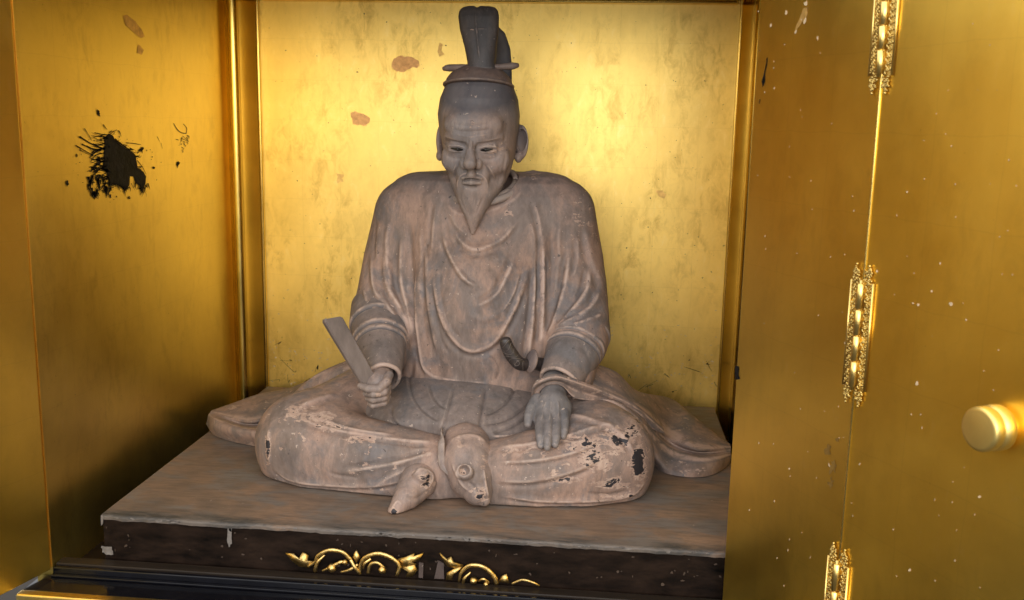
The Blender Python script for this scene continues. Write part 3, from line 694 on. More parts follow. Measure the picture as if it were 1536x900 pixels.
sk = sculpt('robe_skirt', v, M['skirt'], statue, skirt_lines, [(505, 605, 22, 16, .42), (700, 600, 20, 20, .1)], None, 1)

# ---- trouser legs, crossed
def leg(pts, rad, thigh, trad, lines, flakes):
    p = np.array(pts); lo = np.minimum(p.min(0), np.array(thigh).min(0))-.12; hi = np.maximum(p.max(0), np.array(thigh).max(0))+.12; lo[2] = -.012; hi[2] = .26
    v = Vol(lo, hi, .0032)
    v.chain(pts, rad, .02); v.chain(thigh, trad, .05)
    q = p.copy(); q[:, 2] = .022; v.chain(q, [r*.93 for r in rad], .03)
    q[:, 2] = .010; v.chain(q[:-1], [r*.96 for r in rad[:-1]], .006)                            # turned hem along the floor
    v.half((0, 0, -1), (0, 0, .0012), .006)
    return sculpt('trouser_leg', v, M['statue'], statue, lines, flakes, None, 1)
leg([(.292, .283, .064), (.34, .250, .066), (.47, .222, .062), (.585, .205, .055), (.66, .205, .045)], [.086, .080, .066, .056, .040], [(.292, .283, .064), (.40, .42, .10), (.5, .53, .1)], [.086, .094, .1],
    [([(430, 620), (480, 640), (560, 655), (620, 663), (658, 662)], 5, .0040, 'f', .5), ([(655, 676), (610, 690), (560, 700), (505, 708)], 5, .0042, 'f', .4), ([(405, 700), (440, 722), (500, 729), (560, 730), (620, 718)], 4, .0035, 'f', .7),
     ([(490, 708), (515, 714), (540, 716)], 2.2, .0030, 'v'), ([(620, 700), (590, 712), (560, 730)], 5, .003, 'f', .3), ([(445, 612), (475, 600), (510, 590)], 6, .003, 'f', .4),
     ([(470, 625), (530, 645), (600, 655)], 4, .0030, 'f', .5), ([(404, 640), (402, 670), (405, 700)], 4, .003, 'r', .6)],
    [(470, 628, 45, 14, .46), (450, 650, 30, 30, .2), (600, 700, 60, 20, .2), (440, 615, 20, 10, .45), (500, 640, 30, 8, .40), (402, 675, 5, 26, .62), (420, 672, 8, 8, .36), (520, 712, 30, 6, .34), (590, 735, 60, 6, .30), (570, 690, 50, 20, .16), (640, 680, 20, 10, .3), (550, 658, 50, 8, .3)])
leg([(.912, .268, .066), (.862, .235, .068), (.78, .208, .064), (.70, .195, .056), (.64, .20, .045)], [.088, .082, .068, .055, .040], [(.912, .268, .066), (.82, .42, .10), (.71, .53, .1)], [.088, .096, .1],
    [([(738, 672), (790, 668), (850, 655), (900, 640), (930, 640)], 5, .0040, 'f', .6), ([(738, 694), (800, 692), (860, 680), (905, 660)], 4.5, .0036, 'f', .5), ([(738, 722), (800, 722), (860, 708), (900, 690)], 5, .0040, 'f', .4),
     ([(740, 742), (810, 752), (890, 752), (945, 744), (970, 722)], 4, .0040, 'f', .9), ([(875, 738), (910, 742), (950, 734)], 2.5, .0030, 'v'), ([(845, 622), (880, 628), (930, 650), (955, 690)], 5, .003, 'f', .5)],
    [(925, 660, 34, 26, .50), (957, 700, 14, 34, .60), (895, 690, 36, 24, .42), (850, 720, 24, 8, .55), (870, 668, 40, 12, .46), (920, 725, 40, 14, .46), (790, 690, 60, 30, .22), (860, 655, 40, 10, .44), (930, 745, 40, 6, .42), (950, 640, 18, 20, .45)])

# ---- feet
lo = PZ(560, 790, 0); v = Vol((.49, .03, -.006), (.68, .27, .13), .0024)
v.chain([P(640, 708, .185), P(628, 722, .15), P(610, 745, .112), P(592, 767, .085)], [.033, .036, .026, .0135], .012)
v.chain([P(650, 715, .19), P(690, 722, .19)], [.026, .024], .012)
v.ell(P(632, 714, .12), (.016, .010, .014), .004)
v.half((0, 0, -1), (0, 0, .0015), .004)
sculpt('foot', v, M['foot'], statue, [([(618, 716), (632, 703), (648, 712), (645, 728), (630, 738)], 3, .0026, 'r', .7), ([(606, 742), (622, 748), (640, 738)], 3, .0024, 'v'), ([(586, 765), (596, 752), (603, 758)], 2.2, .002, 'r', .6)],
       [(640, 725, 18, 16, .48), (590, 768, 9, 8, .5), (615, 742, 10, 8, .3), (620, 705, 12, 8, .3)], None, 1)
v = Vol((.60, .08, -.006), (.76, .30, .17), .0024)
v.chain([P(698, 672, .215), P(702, 690, .185), P(708, 715, .155), P(716, 735, .135), P(726, 749, .125)], [.050, .055, .044, .029, .013], .012, sq=(1, 1, 1))
v.ell(P(697, 708, .112), (.017, .010, .016), .004); v.ell(P(695, 707, .098), (.0125, .018, .0115), .002, 'cut')
v.half((0, 0, -1), (0, 0, .0015), .004)
sculpt('foot', v, M['foot'], statue, [([(725, 700), (728, 725), (733, 748)], 3, .003, 'r', .6), ([(702, 722), (712, 730), (722, 745)], 2.4, .0035, 'v'), ([(668, 668), (690, 655), (715, 655), (732, 668)], 5, .003, 'r', .5), ([(676, 690), (690, 722), (704, 738)], 3, .003, 'r', .5)],
       [(722, 742, 12, 14, .5), (695, 707, 7, 7, .45), (690, 660, 26, 14, .34), (708, 735, 10, 10, .4), (725, 690, 10, 20, .3)], None, 1)
mk('ankle_strap', *tube_mesh([P(663, 646, .222), P(662, 662, .163), P(662, 684, .150), P(664, 700, .148), P(676, 712, .142)], [.0068, .0068, .0068, .006, .004], 10, ((0, 1, 0), .35), 24), M['skirt'], statue)

# ---- trailing hems of the outer robe, spread on the platform at both sides
G0 = .002
ribbon('robe_train', [
    [PZ(309, 636, G0), PZ(322, 653, G0), PZ(355, 664, G0), PZ(400, 671, G0), PZ(440, 668, G0), PZ(500, 655, G0)],
    [PZ(311, 629, .018), PZ(322, 641, .028), PZ(360, 652, .030), PZ(402, 655, .032), P(445, 640, .42), P(520, 620, .42)],
    [PZ(312, 623, .030), PZ(328, 632, .042), PZ(367, 643, .044), PZ(405, 641, .048), P(450, 612, .44), P(520, 590, .43)],
    [PZ(315, 619, .036), PZ(335, 627, .040), PZ(370, 637, .036), PZ(405, 632, .046), P(452, 596, .45), P(520, 570, .44)],
    [PZ(316, 617, .038), PZ(353, 625, .046), PZ(385, 629, .050), PZ(413, 616, .062), P(470, 565, .47), P(530, 548, .46)],
    [PZ(317, 615.5, .036), PZ(350, 606, .050), PZ(388, 594, .060), PZ(437, 583, .085), P(505, 548, .51), P(552, 528, .50)],
    [PZ(318, 616, .02), PZ(352, 605, .035), PZ(392, 592, .045), PZ(445, 580, .06), P(520, 548, .53), P(560, 535, .52)],
    [PZ(320, 622, G0), PZ(358, 612, G0), PZ(400, 600, G0), PZ(450, 590, G0), P(530, 580, .55), P(565, 590, .53)]], M['statue'], statue, 70, 70, ((2.2, .7), (4, .5)), ((3.2, .35), (4.35, .4)))
ribbon('robe_train', [
    [P(868, 640, .33), P(905, 650, .34), PZ(960, 690, G0), PZ(999, 710, G0), PZ(1041, 716, G0), PZ(1072, 711, G0), PZ(1094, 697, G0)],
    [P(866, 622, .32), P(905, 622, .33), P(957, 655, .36), PZ(999, 698, .018), PZ(1041, 704, .018), PZ(1072, 700, .018), PZ(1096, 688, .016)],
    [P(862, 610, .315), P(910, 601, .32), P(950, 622, .345), PZ(1000, 672, .040), PZ(1040, 686, .036), PZ(1072, 686, .034), PZ(1096, 681, .026)],
    [P(858, 596, .315), P(905, 596, .33), P(955, 619, .365), PZ(1000, 662, .044), PZ(1040, 678, .034), PZ(1072, 679, .032), PZ(1096, 676, .028)],
    [P(842, 568, .32), P(905, 588, .35), P(962, 614, .39), PZ(1002, 648, .056), PZ(1038, 668, .050), PZ(1070, 671, .042), PZ(1096, 670, .032)],
    [P(880, 545, .42), P(922, 560, .45), P(955, 588, .49), PZ(1004, 601, .075), PZ(1036, 624, .06), PZ(1066, 647, .045), PZ(1095, 666, .032)],
    [P(890, 548, .46), P(926, 563, .49), P(960, 590, .52), PZ(1008, 600, .05), PZ(1038, 623, .04), PZ(1068, 646, .03), PZ(1096, 667, .02)],
    [P(890, 580, .50), P(926, 590, .51), P(962, 604, .54), PZ(1010, 606, G0), PZ(1040, 632, G0), PZ(1070, 655, G0), PZ(1097, 674, G0)]], M['statue'], statue, 96, 80, ((1.9, .9), (2.6, .45), (3.2, .45), (4, .95)), ((1.55, .5), (4.35, .6)))

# ---- sleeve cuffs: nested bands round each forearm, open at the wrist
def cuff(axis, radii, mat, squash=1.0):
    """axis: points elbow->wrist, radii per point; stepped bands, rolled rim, hollow closed by a shade-dark disc"""
    c = cat_rom(axis, 120); base = np.interp(np.linspace(0, 1, 120), np.linspace(0, 1, len(radii)), radii)
    t = np.linspace(0, 1, 120); r = base.copy()
    GR = ((.36, .0040), (.56, .0030), (.63, .0014))
    for s0, st in GR: r += -st/(1+np.exp(-np.clip((t-s0)*260, -50, 50)))+st*.5+.0006*np.exp(-((t-s0+.03)/.03)**2)-.0034*np.exp(-((t-s0-.008)/.009)**2)
    Vv, Ff = [], []; T = np.gradient(c, axis=0); T /= np.linalg.norm(T, axis=1)[:, None]; ref = np.array([1., 0, 0]); sg = 44
    rows = [(c[i], r[i], T[i]) for i in range(120)]
    e, rt, te = rows[-1]
    for k in range(1, 9):                                          # rim rolls inward
        a = k/8*math.pi; rows.append((e+te*.0042*math.sin(a), rt-.0042*(1-math.cos(a)), te))
    for k in range(1, 8): rows.append((e-te*.006*k, rt-.0084-.001*k, te))
    for p, rr, tt_ in rows:
        a = ref-tt_*(ref@tt_); a /= np.linalg.norm(a); b = np.cross(tt_, a)
        for k in range(sg):
            an = 2*math.pi*k/sg; wob = 1+.015*math.sin(3*an+1)+.01*math.sin(5*an)
            Vv.append(p+rr*wob*(a*math.cos(an)+b*squash*math.sin(an)))
    F = [(i*sg+k, i*sg+(k+1) % sg, (i+1)*sg+(k+1) % sg, (i+1)*sg+k) for i in range(len(rows)-1) for k in range(sg)]
    wr = np.zeros((len(rows), sg))
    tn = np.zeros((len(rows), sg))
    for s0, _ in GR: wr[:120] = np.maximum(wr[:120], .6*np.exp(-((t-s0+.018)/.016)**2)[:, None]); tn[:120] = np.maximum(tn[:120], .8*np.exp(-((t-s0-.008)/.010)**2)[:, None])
    wr[119:126] = .7
    z0 = np.zeros(wr.size)
    o = mk('sleeve_cuff', Vv, np.array(F), mat, statue, True, {'wear': wr.ravel(), 'flake': z0, 'tone': tn.ravel()})
    p, rr, tt_ = rows[-1]; a = ref-tt_*(ref@tt_); a /= np.linalg.norm(a); b = np.cross(tt_, a)
    mk('hollow_shade', [p+rr*(a*math.cos(2*math.pi*k/24)+b*squash*math.sin(2*math.pi*k/24)) for k in range(24)], [tuple(range(24))], M['void'], o, False)  # near-black disc: shade inside the sleeve put into its colour
    return o
cuff([P(571, 462, .47), P(570, 490, .42), P(571, 525, .35), P(575, 566, .268)], [.060, .0615, .056, .0405], M['skirt'])
cuff([P(866, 480, .47), P(866, 505, .43), P(857, 536, .375), P(839, 573, .315)], [.062, .0650, .0615, .0470], M['skirt'])

# ---- wide mouth of the sleeve, sweeping from the wrist over the knee into the train
U_ = [P(*q) for q in ((797, 598, .268), (800, 580, .262), (815, 570, .258), (837, 566, .262), (872, 577, .285), (911, 591, .325), (955, 613, .372), (996, 648, .43))]
W_ = [P(*q) for q in ((806, 599, .272), (811, 587, .270), (824, 579, .268), (843, 581, .272), (862, 598, .288), (892, 603, .312), (932, 608, .340), (964, 641, .385))]
A_ = lambda L1, d: [p+np.array(d) for p in L1]
ribbon('sleeve_mouth', [A_(W_, (0, .035, 0)), A_(W_, (0, .004, .001)), A_(W_, (0, -.002, .004)), [(p+q)/2+np.array([0, .002, 0]) for p, q in zip(U_, W_)], A_(U_, (0, -.002, -.003)), A_(U_, (0, .002, .003)), A_(U_, (0, .012, .004)), A_(U_, (0, .06, -.012))],
       M['statue'], statue, 80, 60, ((2, .8), (3, .55), (4.6, .95)), ((1.5, .5), (3.5, .35)))

# ---- hands
v = Vol((.40, .14, .08), (.56, .36, .26), .0015)
wr_ = P(574, 560, .275)
v.chain([P(574, 545, .30), wr_, P(566, 574, .235)], [.022, .021, .024], .008)
v.ell(P(563, 582, .225), (.026, .024, .026), .008)
v.chain([P(584, 563, .235), P(580, 573, .206), P(568, 583, .192), P(552, 583, .189), P(541, 579, .196)], [.0085, .0090, .0088, .0085, .0070], .003)       # thumb across the baton
for k, dy in enumerate((0, 8.5, 16.5)):
    q = (1, .98, .9)[k]
    v.chain([P(581, 579+dy, .220+.004*k), P(576, 588+dy*.95, .198+.005*k), P(560, 591+dy, .190+.006*k), P(549+3*k, 590+dy*.9, .200+.006*k)], [.0082*q, .0084*q, .0080*q, .0066*q], .0012)
sculpt('hand', v, M['skin'], statue, [], [(565, 590, 25, 20, .22)], None, 1, .12)
v = Vol((.66, .12, .05), (.86, .42, .26), .0015)
v.chain([P(832, 572, .32), P(830, 590, .285), P(829, 602, .262)], [.026, .027, .028], .01)
v.chain([P(816, 612, .25), P(812, 630, .226)], [.020, .0165], .012); v.chain([P(832, 606, .25), P(826, 630, .222)], [.022, .018], .012); v.chain([P(844, 612, .255), P(842, 630, .230)], [.019, .0155], .012)
for pts, rr in (([(813, 622, .226), (809, 641, .190), (810, 656, .166), (811, 668, .157)], (.0110, .0090, .0085, .0070)), ([(824, 624, .222), (822, 644, .183), (821.5, 660, .160), (821, 671, .151)], (.0110, .0090, .0086, .0070)),
                ([(836, 624, .224), (835, 643, .187), (834.5, 656, .168), (833, 667, .159)], (.0105, .0088, .0082, .0068)), ([(847, 620, .232), (848, 636, .200), (847, 646, .186), (845, 655, .178)], (.0095, .0078, .0072, .0060)),
                ([(806, 600, .262), (797, 612, .240), (793, 624, .226), (792, 636, .217)], (.0135, .0110, .0098, .0078))):
    v.chain([P(*q) for q in pts], rr, .0014)
sculpt('hand', v, M['hand'], statue, [([(818, 664), (821, 667), (825, 664)], 1.5, .0008, 'v'), ([(808, 664), (812, 667), (816, 663)], 1.5, .0008, 'v'), ([(832, 662), (835, 664), (839, 660)], 1.5, .0008, 'v'),
        ([(812, 632), (816, 612), (820, 600)], 3, .0014, 'r', .1), ([(824, 632), (826, 612), (827, 600)], 3, .0014, 'r', .1), ([(837, 630), (838, 612), (836, 600)], 3, .0014, 'r', .1)], [], None, 1)

# ---- head
SC = .00141; HC = P(718, 200, .478)
def hp(u, v_, w_): return HC+SC*np.array([u, -w_, v_])              # px-sized units: right, up, towards the viewer
v = Vol(hp(-78, -156, -100)[[0, 1, 2]]*[1, 1, 1]-[0, .29, 0], hp(78, 100, -100), .00165)
v.loft([(hp(0, vv, 0)[2], hp(-a+np.interp(vv, [-147, -100, -85, -30, -5, 20], [0, 2, 6, 7, 4, 0]), 0, 0)[0], hp(a, 0, 0)[0], hp(0, 0, f)[1], hp(0, 0, b)[1]) for vv, a, f, b in
        ((93, 10, 12, -22), (88, 27, 27, -40), (80, 41, 42, -54), (68, 51, 55, -64), (50, 58, 65, -71), (28, 61, 71, -74), (5, 60.5, 74, -72), (-15, 58, 74, -62), (-35, 55.5, 72, -46), (-55, 51, 70, -32),
         (-70, 45, 69, -20), (-85, 37, 68, -8), (-98, 28, 66, 8), (-110, 20, 64, 26), (-122, 13.5, 61, 36), (-135, 7.5, 57, 42), (-147, 1.8, 52, 48))], 2.25, .004)
v.chain([hp(4, -40, -14), hp(6, -110, -22)], [.046, .046], .012)                                      # neck
hq = lambda u, v_, w_: hp(u, v_+4.5, w_)
v.ell(hq(0, 8, 66), np.array((40, 13, 18))*SC, .022)                    # forehead
for s in (-1, 1):
    v.chain([hq(s*7, -12, 73), hq(s*23, -8, 70), hq(s*38, -9, 59)], np.array((5, 5.5, 3))*SC, .010)  # brow
    v.ell(hq(s*22.5, -23, 80), np.array((17, 8.5, 9))*SC, .006, 'cut')          # socket
    v.ell(hq(s*22.5, -24, 63.8), np.array((14.5, 8.5, 11))*SC, .003)                  # closed-down lid over the eyeball
    v.ell(hq(s*38 if s > 0 else -34, -42, 52), np.array((14, 11, 16))*SC, .018)                 # cheekbone
    v.ell(hq(s*36, -72, 66), np.array((10, 18, 9))*SC, .018, 'cut')           # hollow cheek
    v.ell(hq(s*10.5, -47.0, 79), np.array((6, 5.5, 8))*SC, .007)              # nostril wing
    v.ell(hq(s*6.5, -53.5, 86), np.array((3.6, 2.4, 4))*SC, .0015, 'cut')
    c = hp(63 if s > 0 else -57, -12, -12); an = s*math.radians(37 if s > 0 else 14)                       # ear, standing out towards the back
    R = np.array([[math.cos(an), -math.sin(an), 0], [math.sin(an), math.cos(an), 0], [0, 0, 1]])
    v.ell(c, np.array((6.5, 19, 26))*SC, .003, 'add', R)
    if s > 0: v.ell(c+np.array([s*.0030, -.0085, .004]), np.array((6, 12, 17))*SC, .002, 'cut', R)
    v.ell(hp(s*60, -35, -8), np.array((6, 8, 8))*SC, .004)
v.chain([hq(0, -12, 74), hq(0, -30, 84), hq(0, -46, 91)], np.array((5.5, 6.5, 9.5))*SC, .007)
v.chain([hq(-13, -68.5, 69), hq(0, -65.5, 74.5), hq(13, -68.5, 69)], np.array((2.6, 4, 2.6))*SC, .003)
v.chain([hq(-11, -74.5, 69), hq(0, -74, 73.5), hq(11, -74.5, 69)], np.array((2.8, 4.2, 2.8))*SC, .003)
v.chain([hq(0, -58, 74), hq(0, -62, 74)], np.array((5, 6))*SC, .006)
V, F = v.mesh(); V = relax(V, F, 1)
# strokes in face coordinates: (u, -v) so that right-hand sides agree with the picture
fx = (V-HC)/SC; pix = np.stack([fx[:, 0], -fx[:, 2]+4.5], 1)
L_ = [([(-16, 72.6), (-8, 70.2), (0, 69.6), (8, 70.2), (16, 72.6)], 1.9, .0034, 'v', 0)]
for s in (-1, 1):
    L_ += [([(s*9, 25.5), (s*17, 22.4), (s*27, 21.4), (s*38, 23.2)], 2.4, .0026, 'r', 0), ([(s*11, 26.8), (s*24, 26), (s*37, 26)], 1.6, .0011, 'v', 0), ([(s*11, 29.6), (s*24, 30.2), (s*36, 28.2)], 1.9, .0014, 'r', 0),
           ([(s*12, 38), (s*26, 40), (s*40, 35)], 2.6, .0013, 'v', 0), ([(s*8, 14), (s*11, 15.5), (s*26, 12.5), (s*44, 8)], 2.6, .0012, 'r', .3),
           ([(s*17, 44), (s*23, 54), (s*27, 66), (s*25, 78)], 2.6, .0026, 'v', 0), ([(s*20, 46), (s*28, 58), (s*32, 72)], 3, .0016, 'r', .35),
           ([(s*4, 60), (s*14, 63), (s*21, 72), (s*23, 86)], 2.4, .0017, 'r', .5), ([(s*3, 12), (s*4.5, 20), (s*4, 27)], 1.8, .0017, 'v', 0), ([(s*40, 22), (s*48, 18)], 1.7, .0012, 'v', 0), ([(s*40, 26), (s*49, 27)], 1.7, .0012, 'v', 0),
           ([(s*48, 28), (s*46, 48), (s*41, 66), (s*36, 84)], 2.2, .0012, 'v', 0), ([(s*52, 40), (s*49, 58), (s*44, 74)], 2.0, .0010, 'v', 0), ([(s*38, 50), (s*38, 64), (s*34, 80)], 2.0, .0008, 'v', 0)]
L_ += [([(-30, -2), (-10, 1), (10, 0), (30, -3)], 2.2, .0012, 'v', 0), ([(-32, -10), (-10, -7), (10, -8), (32, -11)], 2.2, .0010, 'v', 0), ([(-26, 5), (0, 9), (26, 4)], 2.2, .0008, 'r', .4),
       ([(-4, 82), (-5, 100), (-2, 120)], 2, .0008, 'v', 0), ([(7, 86), (5, 104), (1, 124)], 2, .0008, 'v', 0), ([(-14, 90), (-11, 104), (-6, 122)], 1.8, .0008, 'v', 0), ([(-10, 80), (0, 82), (10, 80)], 3, .0016, 'v', 0)]
for u in (-18, -9, -1, 4, 10, 17): L_.append(([(u, 92+abs(u)*.2), (u*.7-1, 108), (u*.3-1, 130-abs(u)*.3)], 1.7, .0011, 'v', 0))
V, wr = carve(V, F, L_, pix=pix)
hair_t = np.clip((fx[:, 2]-24+7*np.cos(fx[:, 0]*.05))/17, 0, 1)*.95; hair_t = np.maximum(hair_t, np.clip((-fx[:, 1]*-1-(5))/18, 0, 1)*0)
hair_t = np.maximum(hair_t, np.clip((fx[:, 1]+15)/40, 0, 1)*np.clip((fx[:, 2]+40)/30, 0, 1)*.6)
head = mk('head', V, F, M['skin'], statue, True, {'wear': wr, 'flake': spots(V, [(700, 190, 30, 14, .18), (745, 225, 14, 14, .2)]), 'tone': hair_t})
for s in (-1, 1):                                                    # painted slit of the lowered eye
    vv = Vol(hq(s*24-14, -34, 58)-[0, .03, 0], hq(s*24+14, -18, 58)+[0, .004, 0], .0007)
    vv.chain([hq(s*13, -27.4, 72.8), hq(s*20, -26.6, 75.2), hq(s*30, -25.4, 72.8)], np.array((.8, 2.5, .9))*SC, .001)
    a_, b_ = vv.mesh(); mk('eye', a_, b_, M['eye'], head, True)

# ---- court hat: cap, upright lobe with a centre ridge, hair pin, hanging tail
cc = P(718, 131, .475); v = Vol(cc-[.085, .09, .02], cc+[.085, .09, .075], .0019)
v.ell(cc+[0, 0, -.006], (.0735, .078, .056), .003); v.half((0, -.15, -1), cc+[0, 0, -.001], .003)
v.chain([cc+np.array([.0725*math.cos(a), .077*math.sin(a), .003-.0115*math.sin(a)]) for a in np.linspace(0, 2*math.pi, 28)], [.0032]*28, .002)
hat = sculpt('court_hat', v, M['cap'], statue, [], [], None, 1)
v = Vol(P(670, 110, .47)-[0, .09, 0], P(765, -6, .47)+[.0, .12, 0], .0019)
lob = lambda py, l, r, yf, yb: (P(717, py, .46)[2], P(l, py, .46)[0], P(r, py, .46)[0], yf, yb)
v.loft([lob(104, 700, 745, .428, .49), lob(95, 702, 743, .430, .487), lob(70, 697, 745, .435, .482), lob(45, 690, 748, .440, .480), lob(25, 687.5, 748.5, .443, .478), lob(16, 689, 747, .447, .476), lob(11, 694, 743, .452, .473), lob(9, 702, 735, .456, .468)], 2.6, .004)
v.ell(P(716, 8.5, .46), (.0035, .04, .004), .004, 'cut')
sculpt('hat_lobe', v, M['hat'], hat, [([(714, 10), (714, 35), (717, 65), (720, 96)], 2.2, .0022, 'r', .5), ([(690, 46), (702, 44), (738, 43)], 2, .0006, 'r', .3)], [(705, 45, 12, 4, .3), (718, 60, 4, 30, .2)], None, 1)
mk('hair_pin', *tube_mesh([P(666, 103, .47), P(673, 102, .462), P(690, 101.5, .455), P(717, 101, .452), P(745, 100.5, .455), P(768, 99, .462), P(777, 98, .47)], [.0050, .0082, .0080, .0070, .0070, .0084, .0050], 14, ((0, 0, 1), .9), 36), M['cap'], hat)
v = Vol(P(735, 135, .57)-[0, .06, 0], P(785, 20, .57)+[0, .06, 0], .0021)
v.chain([P(743, 42, .545), P(749, 55, .555), P(753, 75, .565), P(754.5, 98, .57), P(755, 124, .57)], [.007, .0145, .0185, .0195, .019], .004, sq=(1, 1.8, 1))
sculpt('hat_tail', v, M['hat'], hat, [], [], lambda px, V: np.full(len(V), .8), 1)

# ================================================================== HELD AND WORN THINGS
bat = empty('baton', 'flat wooden ritual baton held upright in the statue\'s closed fist', 'baton')
a, b = P(497, 477, .205), P(563, 590, .222); ax = (b-a)/np.linalg.norm(b-a); wd = np.array([.75, .66, .0]); wd -= ax*(wd@ax); wd /= np.linalg.norm(wd); th = np.cross(ax, wd)
V = []; F = []; n = 14
for i in range(n):
    t = i/(n-1); hw = (.0190-.0030*t)*(.80 if i == 0 else 1); ht = .0080; c = a+(b-a)*t
    t = .03 if i == 1 else t; c = a+(b-a)*t; sk_ = -.006 if i < 2 else 0
    V += [c+wd*x*hw+th*y*ht+ax*(sk_*x*-1) for x, y in ((-1, -.6), (-.86, -1), (.86, -1), (1, -.6), (1, .6), (.86, 1), (-.86, 1), (-1, .6))]
for i in range(n-1):
    for k in range(8): F.append((i*8+k, i*8+(k+1) % 8, (i+1)*8+(k+1) % 8, (i+1)*8+k))
F += [tuple(range(7, -1, -1)), tuple((n-1)*8+k for k in range(8))]
bat_ = mk('board', V, F, M['baton'], bat, False, {'wear': np.full(len(V), .1), 'flake': np.full(len(V), .1), 'tone': np.zeros(len(V))})
sw = empty('short_sword', 'dark curved sword hilt tucked under the statue\'s sleeve at the waist', 'sword')
Y_ = .318
path = [P(757, 506, Y_-.01), P(760, 518, Y_-.008), P(768, 533, Y_-.005), P(779, 545, Y_), P(794, 548, Y_+.02)]
c = cat_rom(path, 30); rr = np.interp(np.linspace(0, 1, 30), [0, .04, .12, .5, 1], [.005, .0105, .0125, .0145, .0135])
mk('hilt', *tube_mesh(c, rr, 18, ((0, 1, 0), .8)), M['hilt'], sw)
T = np.gradient(c, axis=0); T /= np.linalg.norm(T, axis=1)[:, None]
etch = []
for k in range(7):
    i = 5+k*3; p = c[i]; nrm = np.array([0, -1, 0])-T[i]*(-T[i][1]); nrm /= np.linalg.norm(nrm); sd = np.cross(T[i], nrm)
    etch.append(tube_mesh([p+nrm*rr[i]*.78*math.cos(q)+sd*rr[i]*.985*math.sin(q)+T[i]*.006*math.sin(q*2+k) for q in np.linspace(-1.1, 1.1, 9)], [.0006]*9, 5))
etch.append(ring(c[20]+np.array([0, -rr[20]*.82, 0]), .0055, .0007, 14, 5))
mk('engraved_line', *join(etch), M['etch'], sw)
v = Vol(P(798, 540, Y_+.02)-[.03, .04, .04], P(798, 540, Y_+.02)+[.03, .04, .04], .0016); gx = np.array([.72, .62, -.30]); gx /= np.linalg.norm(gx)
g2 = np.cross(gx, [0, 0, 1.]); g2 /= np.linalg.norm(g2); g3 = np.cross(gx, g2)
v.ell(P(797, 542, Y_+.012), (.0075, .019, .025), .003, 'add', np.stack([gx, g2, g3], 1))
mk('scabbard', *tube_mesh([P(797, 543, Y_+.016), P(812, 547, Y_+.04), P(832, 552, Y_+.075)], [.0125, .0145, .0150], 16, None, 10), M['hilt'], sw)
a_, b_ = v.mesh(); z0 = np.zeros(len(a_)); mk('guard', relax(a_, b_, 1), b_, M['cap'], sw, True, {'wear': z0, 'flake': z0, 'tone': z0})

# ================================================================== PLATFORM
plat = empty('platform', 'low dusty brown wooden platform with chipped black lacquer front', 'platform')
PW, PD = 1.1964, .8838
nx, ny = 120, 40; V = []; F = []
xs = np.linspace(0, PW, nx); edge = np.cumsum(rng.normal(0, .0005, nx)); edge -= np.linspace(edge[0], edge[-1], nx); edge = edge*.6+rng.normal(0, .0004, nx)
rows = [(0.0, -.009, 1), (0, -.004, 1), (.0012, -.0012, .8), (.004, 0, .6)]+[(.004+(PD-.004)*k/20, 0, 0) for k in range(1, 21)]+[(PD, -.009, 0)]
for yy, z, e_ in rows:
    for i in range(nx): V.append((xs[i], yy+edge[i]*e_*1.2, z-abs(edge[i])*e_*.9))
for j in range(len(rows)-1):
    for i in range(nx-1): F.append((j*nx+i, j*nx+i+1, (j+1)*nx+i+1, (j+1)*nx+i))
F.append(tuple(j*nx for j in range(len(rows)))); F.append(tuple(j*nx+nx-1 for j in reversed(range(len(rows)))))
tp = mk('top_board', V, F, M['top'], plat, False)
box('plinth', (.0006, .0025, ZF+.001), (PW-.0006, PD-.001, -.0085), M['lacquer'], plat, .002)
topz = lambda x, y: PZ(x, y, 0); fro = lambda x, y: P(x, y, .0)
up, fw_ = np.array([0, 0, .0006]), np.array([0, -.0012, 0])
dk = [ragged([(158, 768), (210, 756), (262, 764), (330, 771), (338, 782), (300, 783), (240, 778), (180, 775)], 1.4, 4), ragged([(752, 795), (790, 790), (818, 792), (822, 804), (778, 806)], 1.2, 4), ragged([(860, 797), (930, 803), (925, 808), (862, 804)], 1, 4),
      ragged([(960, 812), (1040, 812), (1084, 818), (1084, 823), (1000, 820)], 1, 4), ragged([(600, 786), (680, 792), (676, 797), (610, 793)], 1.3, 4), ragged([(420, 778), (500, 780), (496, 786), (430, 785)], 1.2, 4)]
for k in range(40): x = rng.uniform(160, 1080); dk.append(blob(x, 774+(x-152)*.0595-rng.uniform(4, 16), rng.uniform(2, 9), rng.uniform(.6, 2), .06, 10, .3))
fl2 = []
for x, w_, hgt in ((196, 14, 3.2), (238, 12, 3), (262, 18, 3.4), (345, 6, 12), (585, 12, 4), (660, 16, 5), (700, 10, 4), (712, 18, 5), (1000, 10, 4), (940, 16, 3), (880, 10, 3)):
    y = 774.5+(x-152)*.0595; fl2.append(ragged([(x-w_/2, y), (x+w_/2, y+.06*w_), (x+w_*.4, y+hgt), (x-w_*.3, y+hgt*.8)], .7, 3))
for k in range(46):
    x = rng.uniform(155, 1083); y = 774.5+(x-152)*.0595; fl2.append(blob(x, y+rng.uniform(0, 2.5), rng.uniform(1.5, 8), rng.uniform(.4, 1.3), .06, 9, .35))
fl2 += [ragged([(153, 818), (168, 820), (171, 831), (160, 832), (154, 828)], .8, 3), ragged([(342, 788), (347, 789), (348, 815), (344, 820), (341, 810)], .8, 3), ragged([(152, 772), (156, 773), (155, 786), (152, 788)], .5, 3)]
decal('chipped_lacquer', fl2, fro, M['chip_grey'], plat, fw_)
fl3 = [blob(rng.uniform(160, 1080), 0, rng.uniform(.4, 2.2), rng.uniform(.4, 2.5), 0, 8, .4) for k in range(60)]
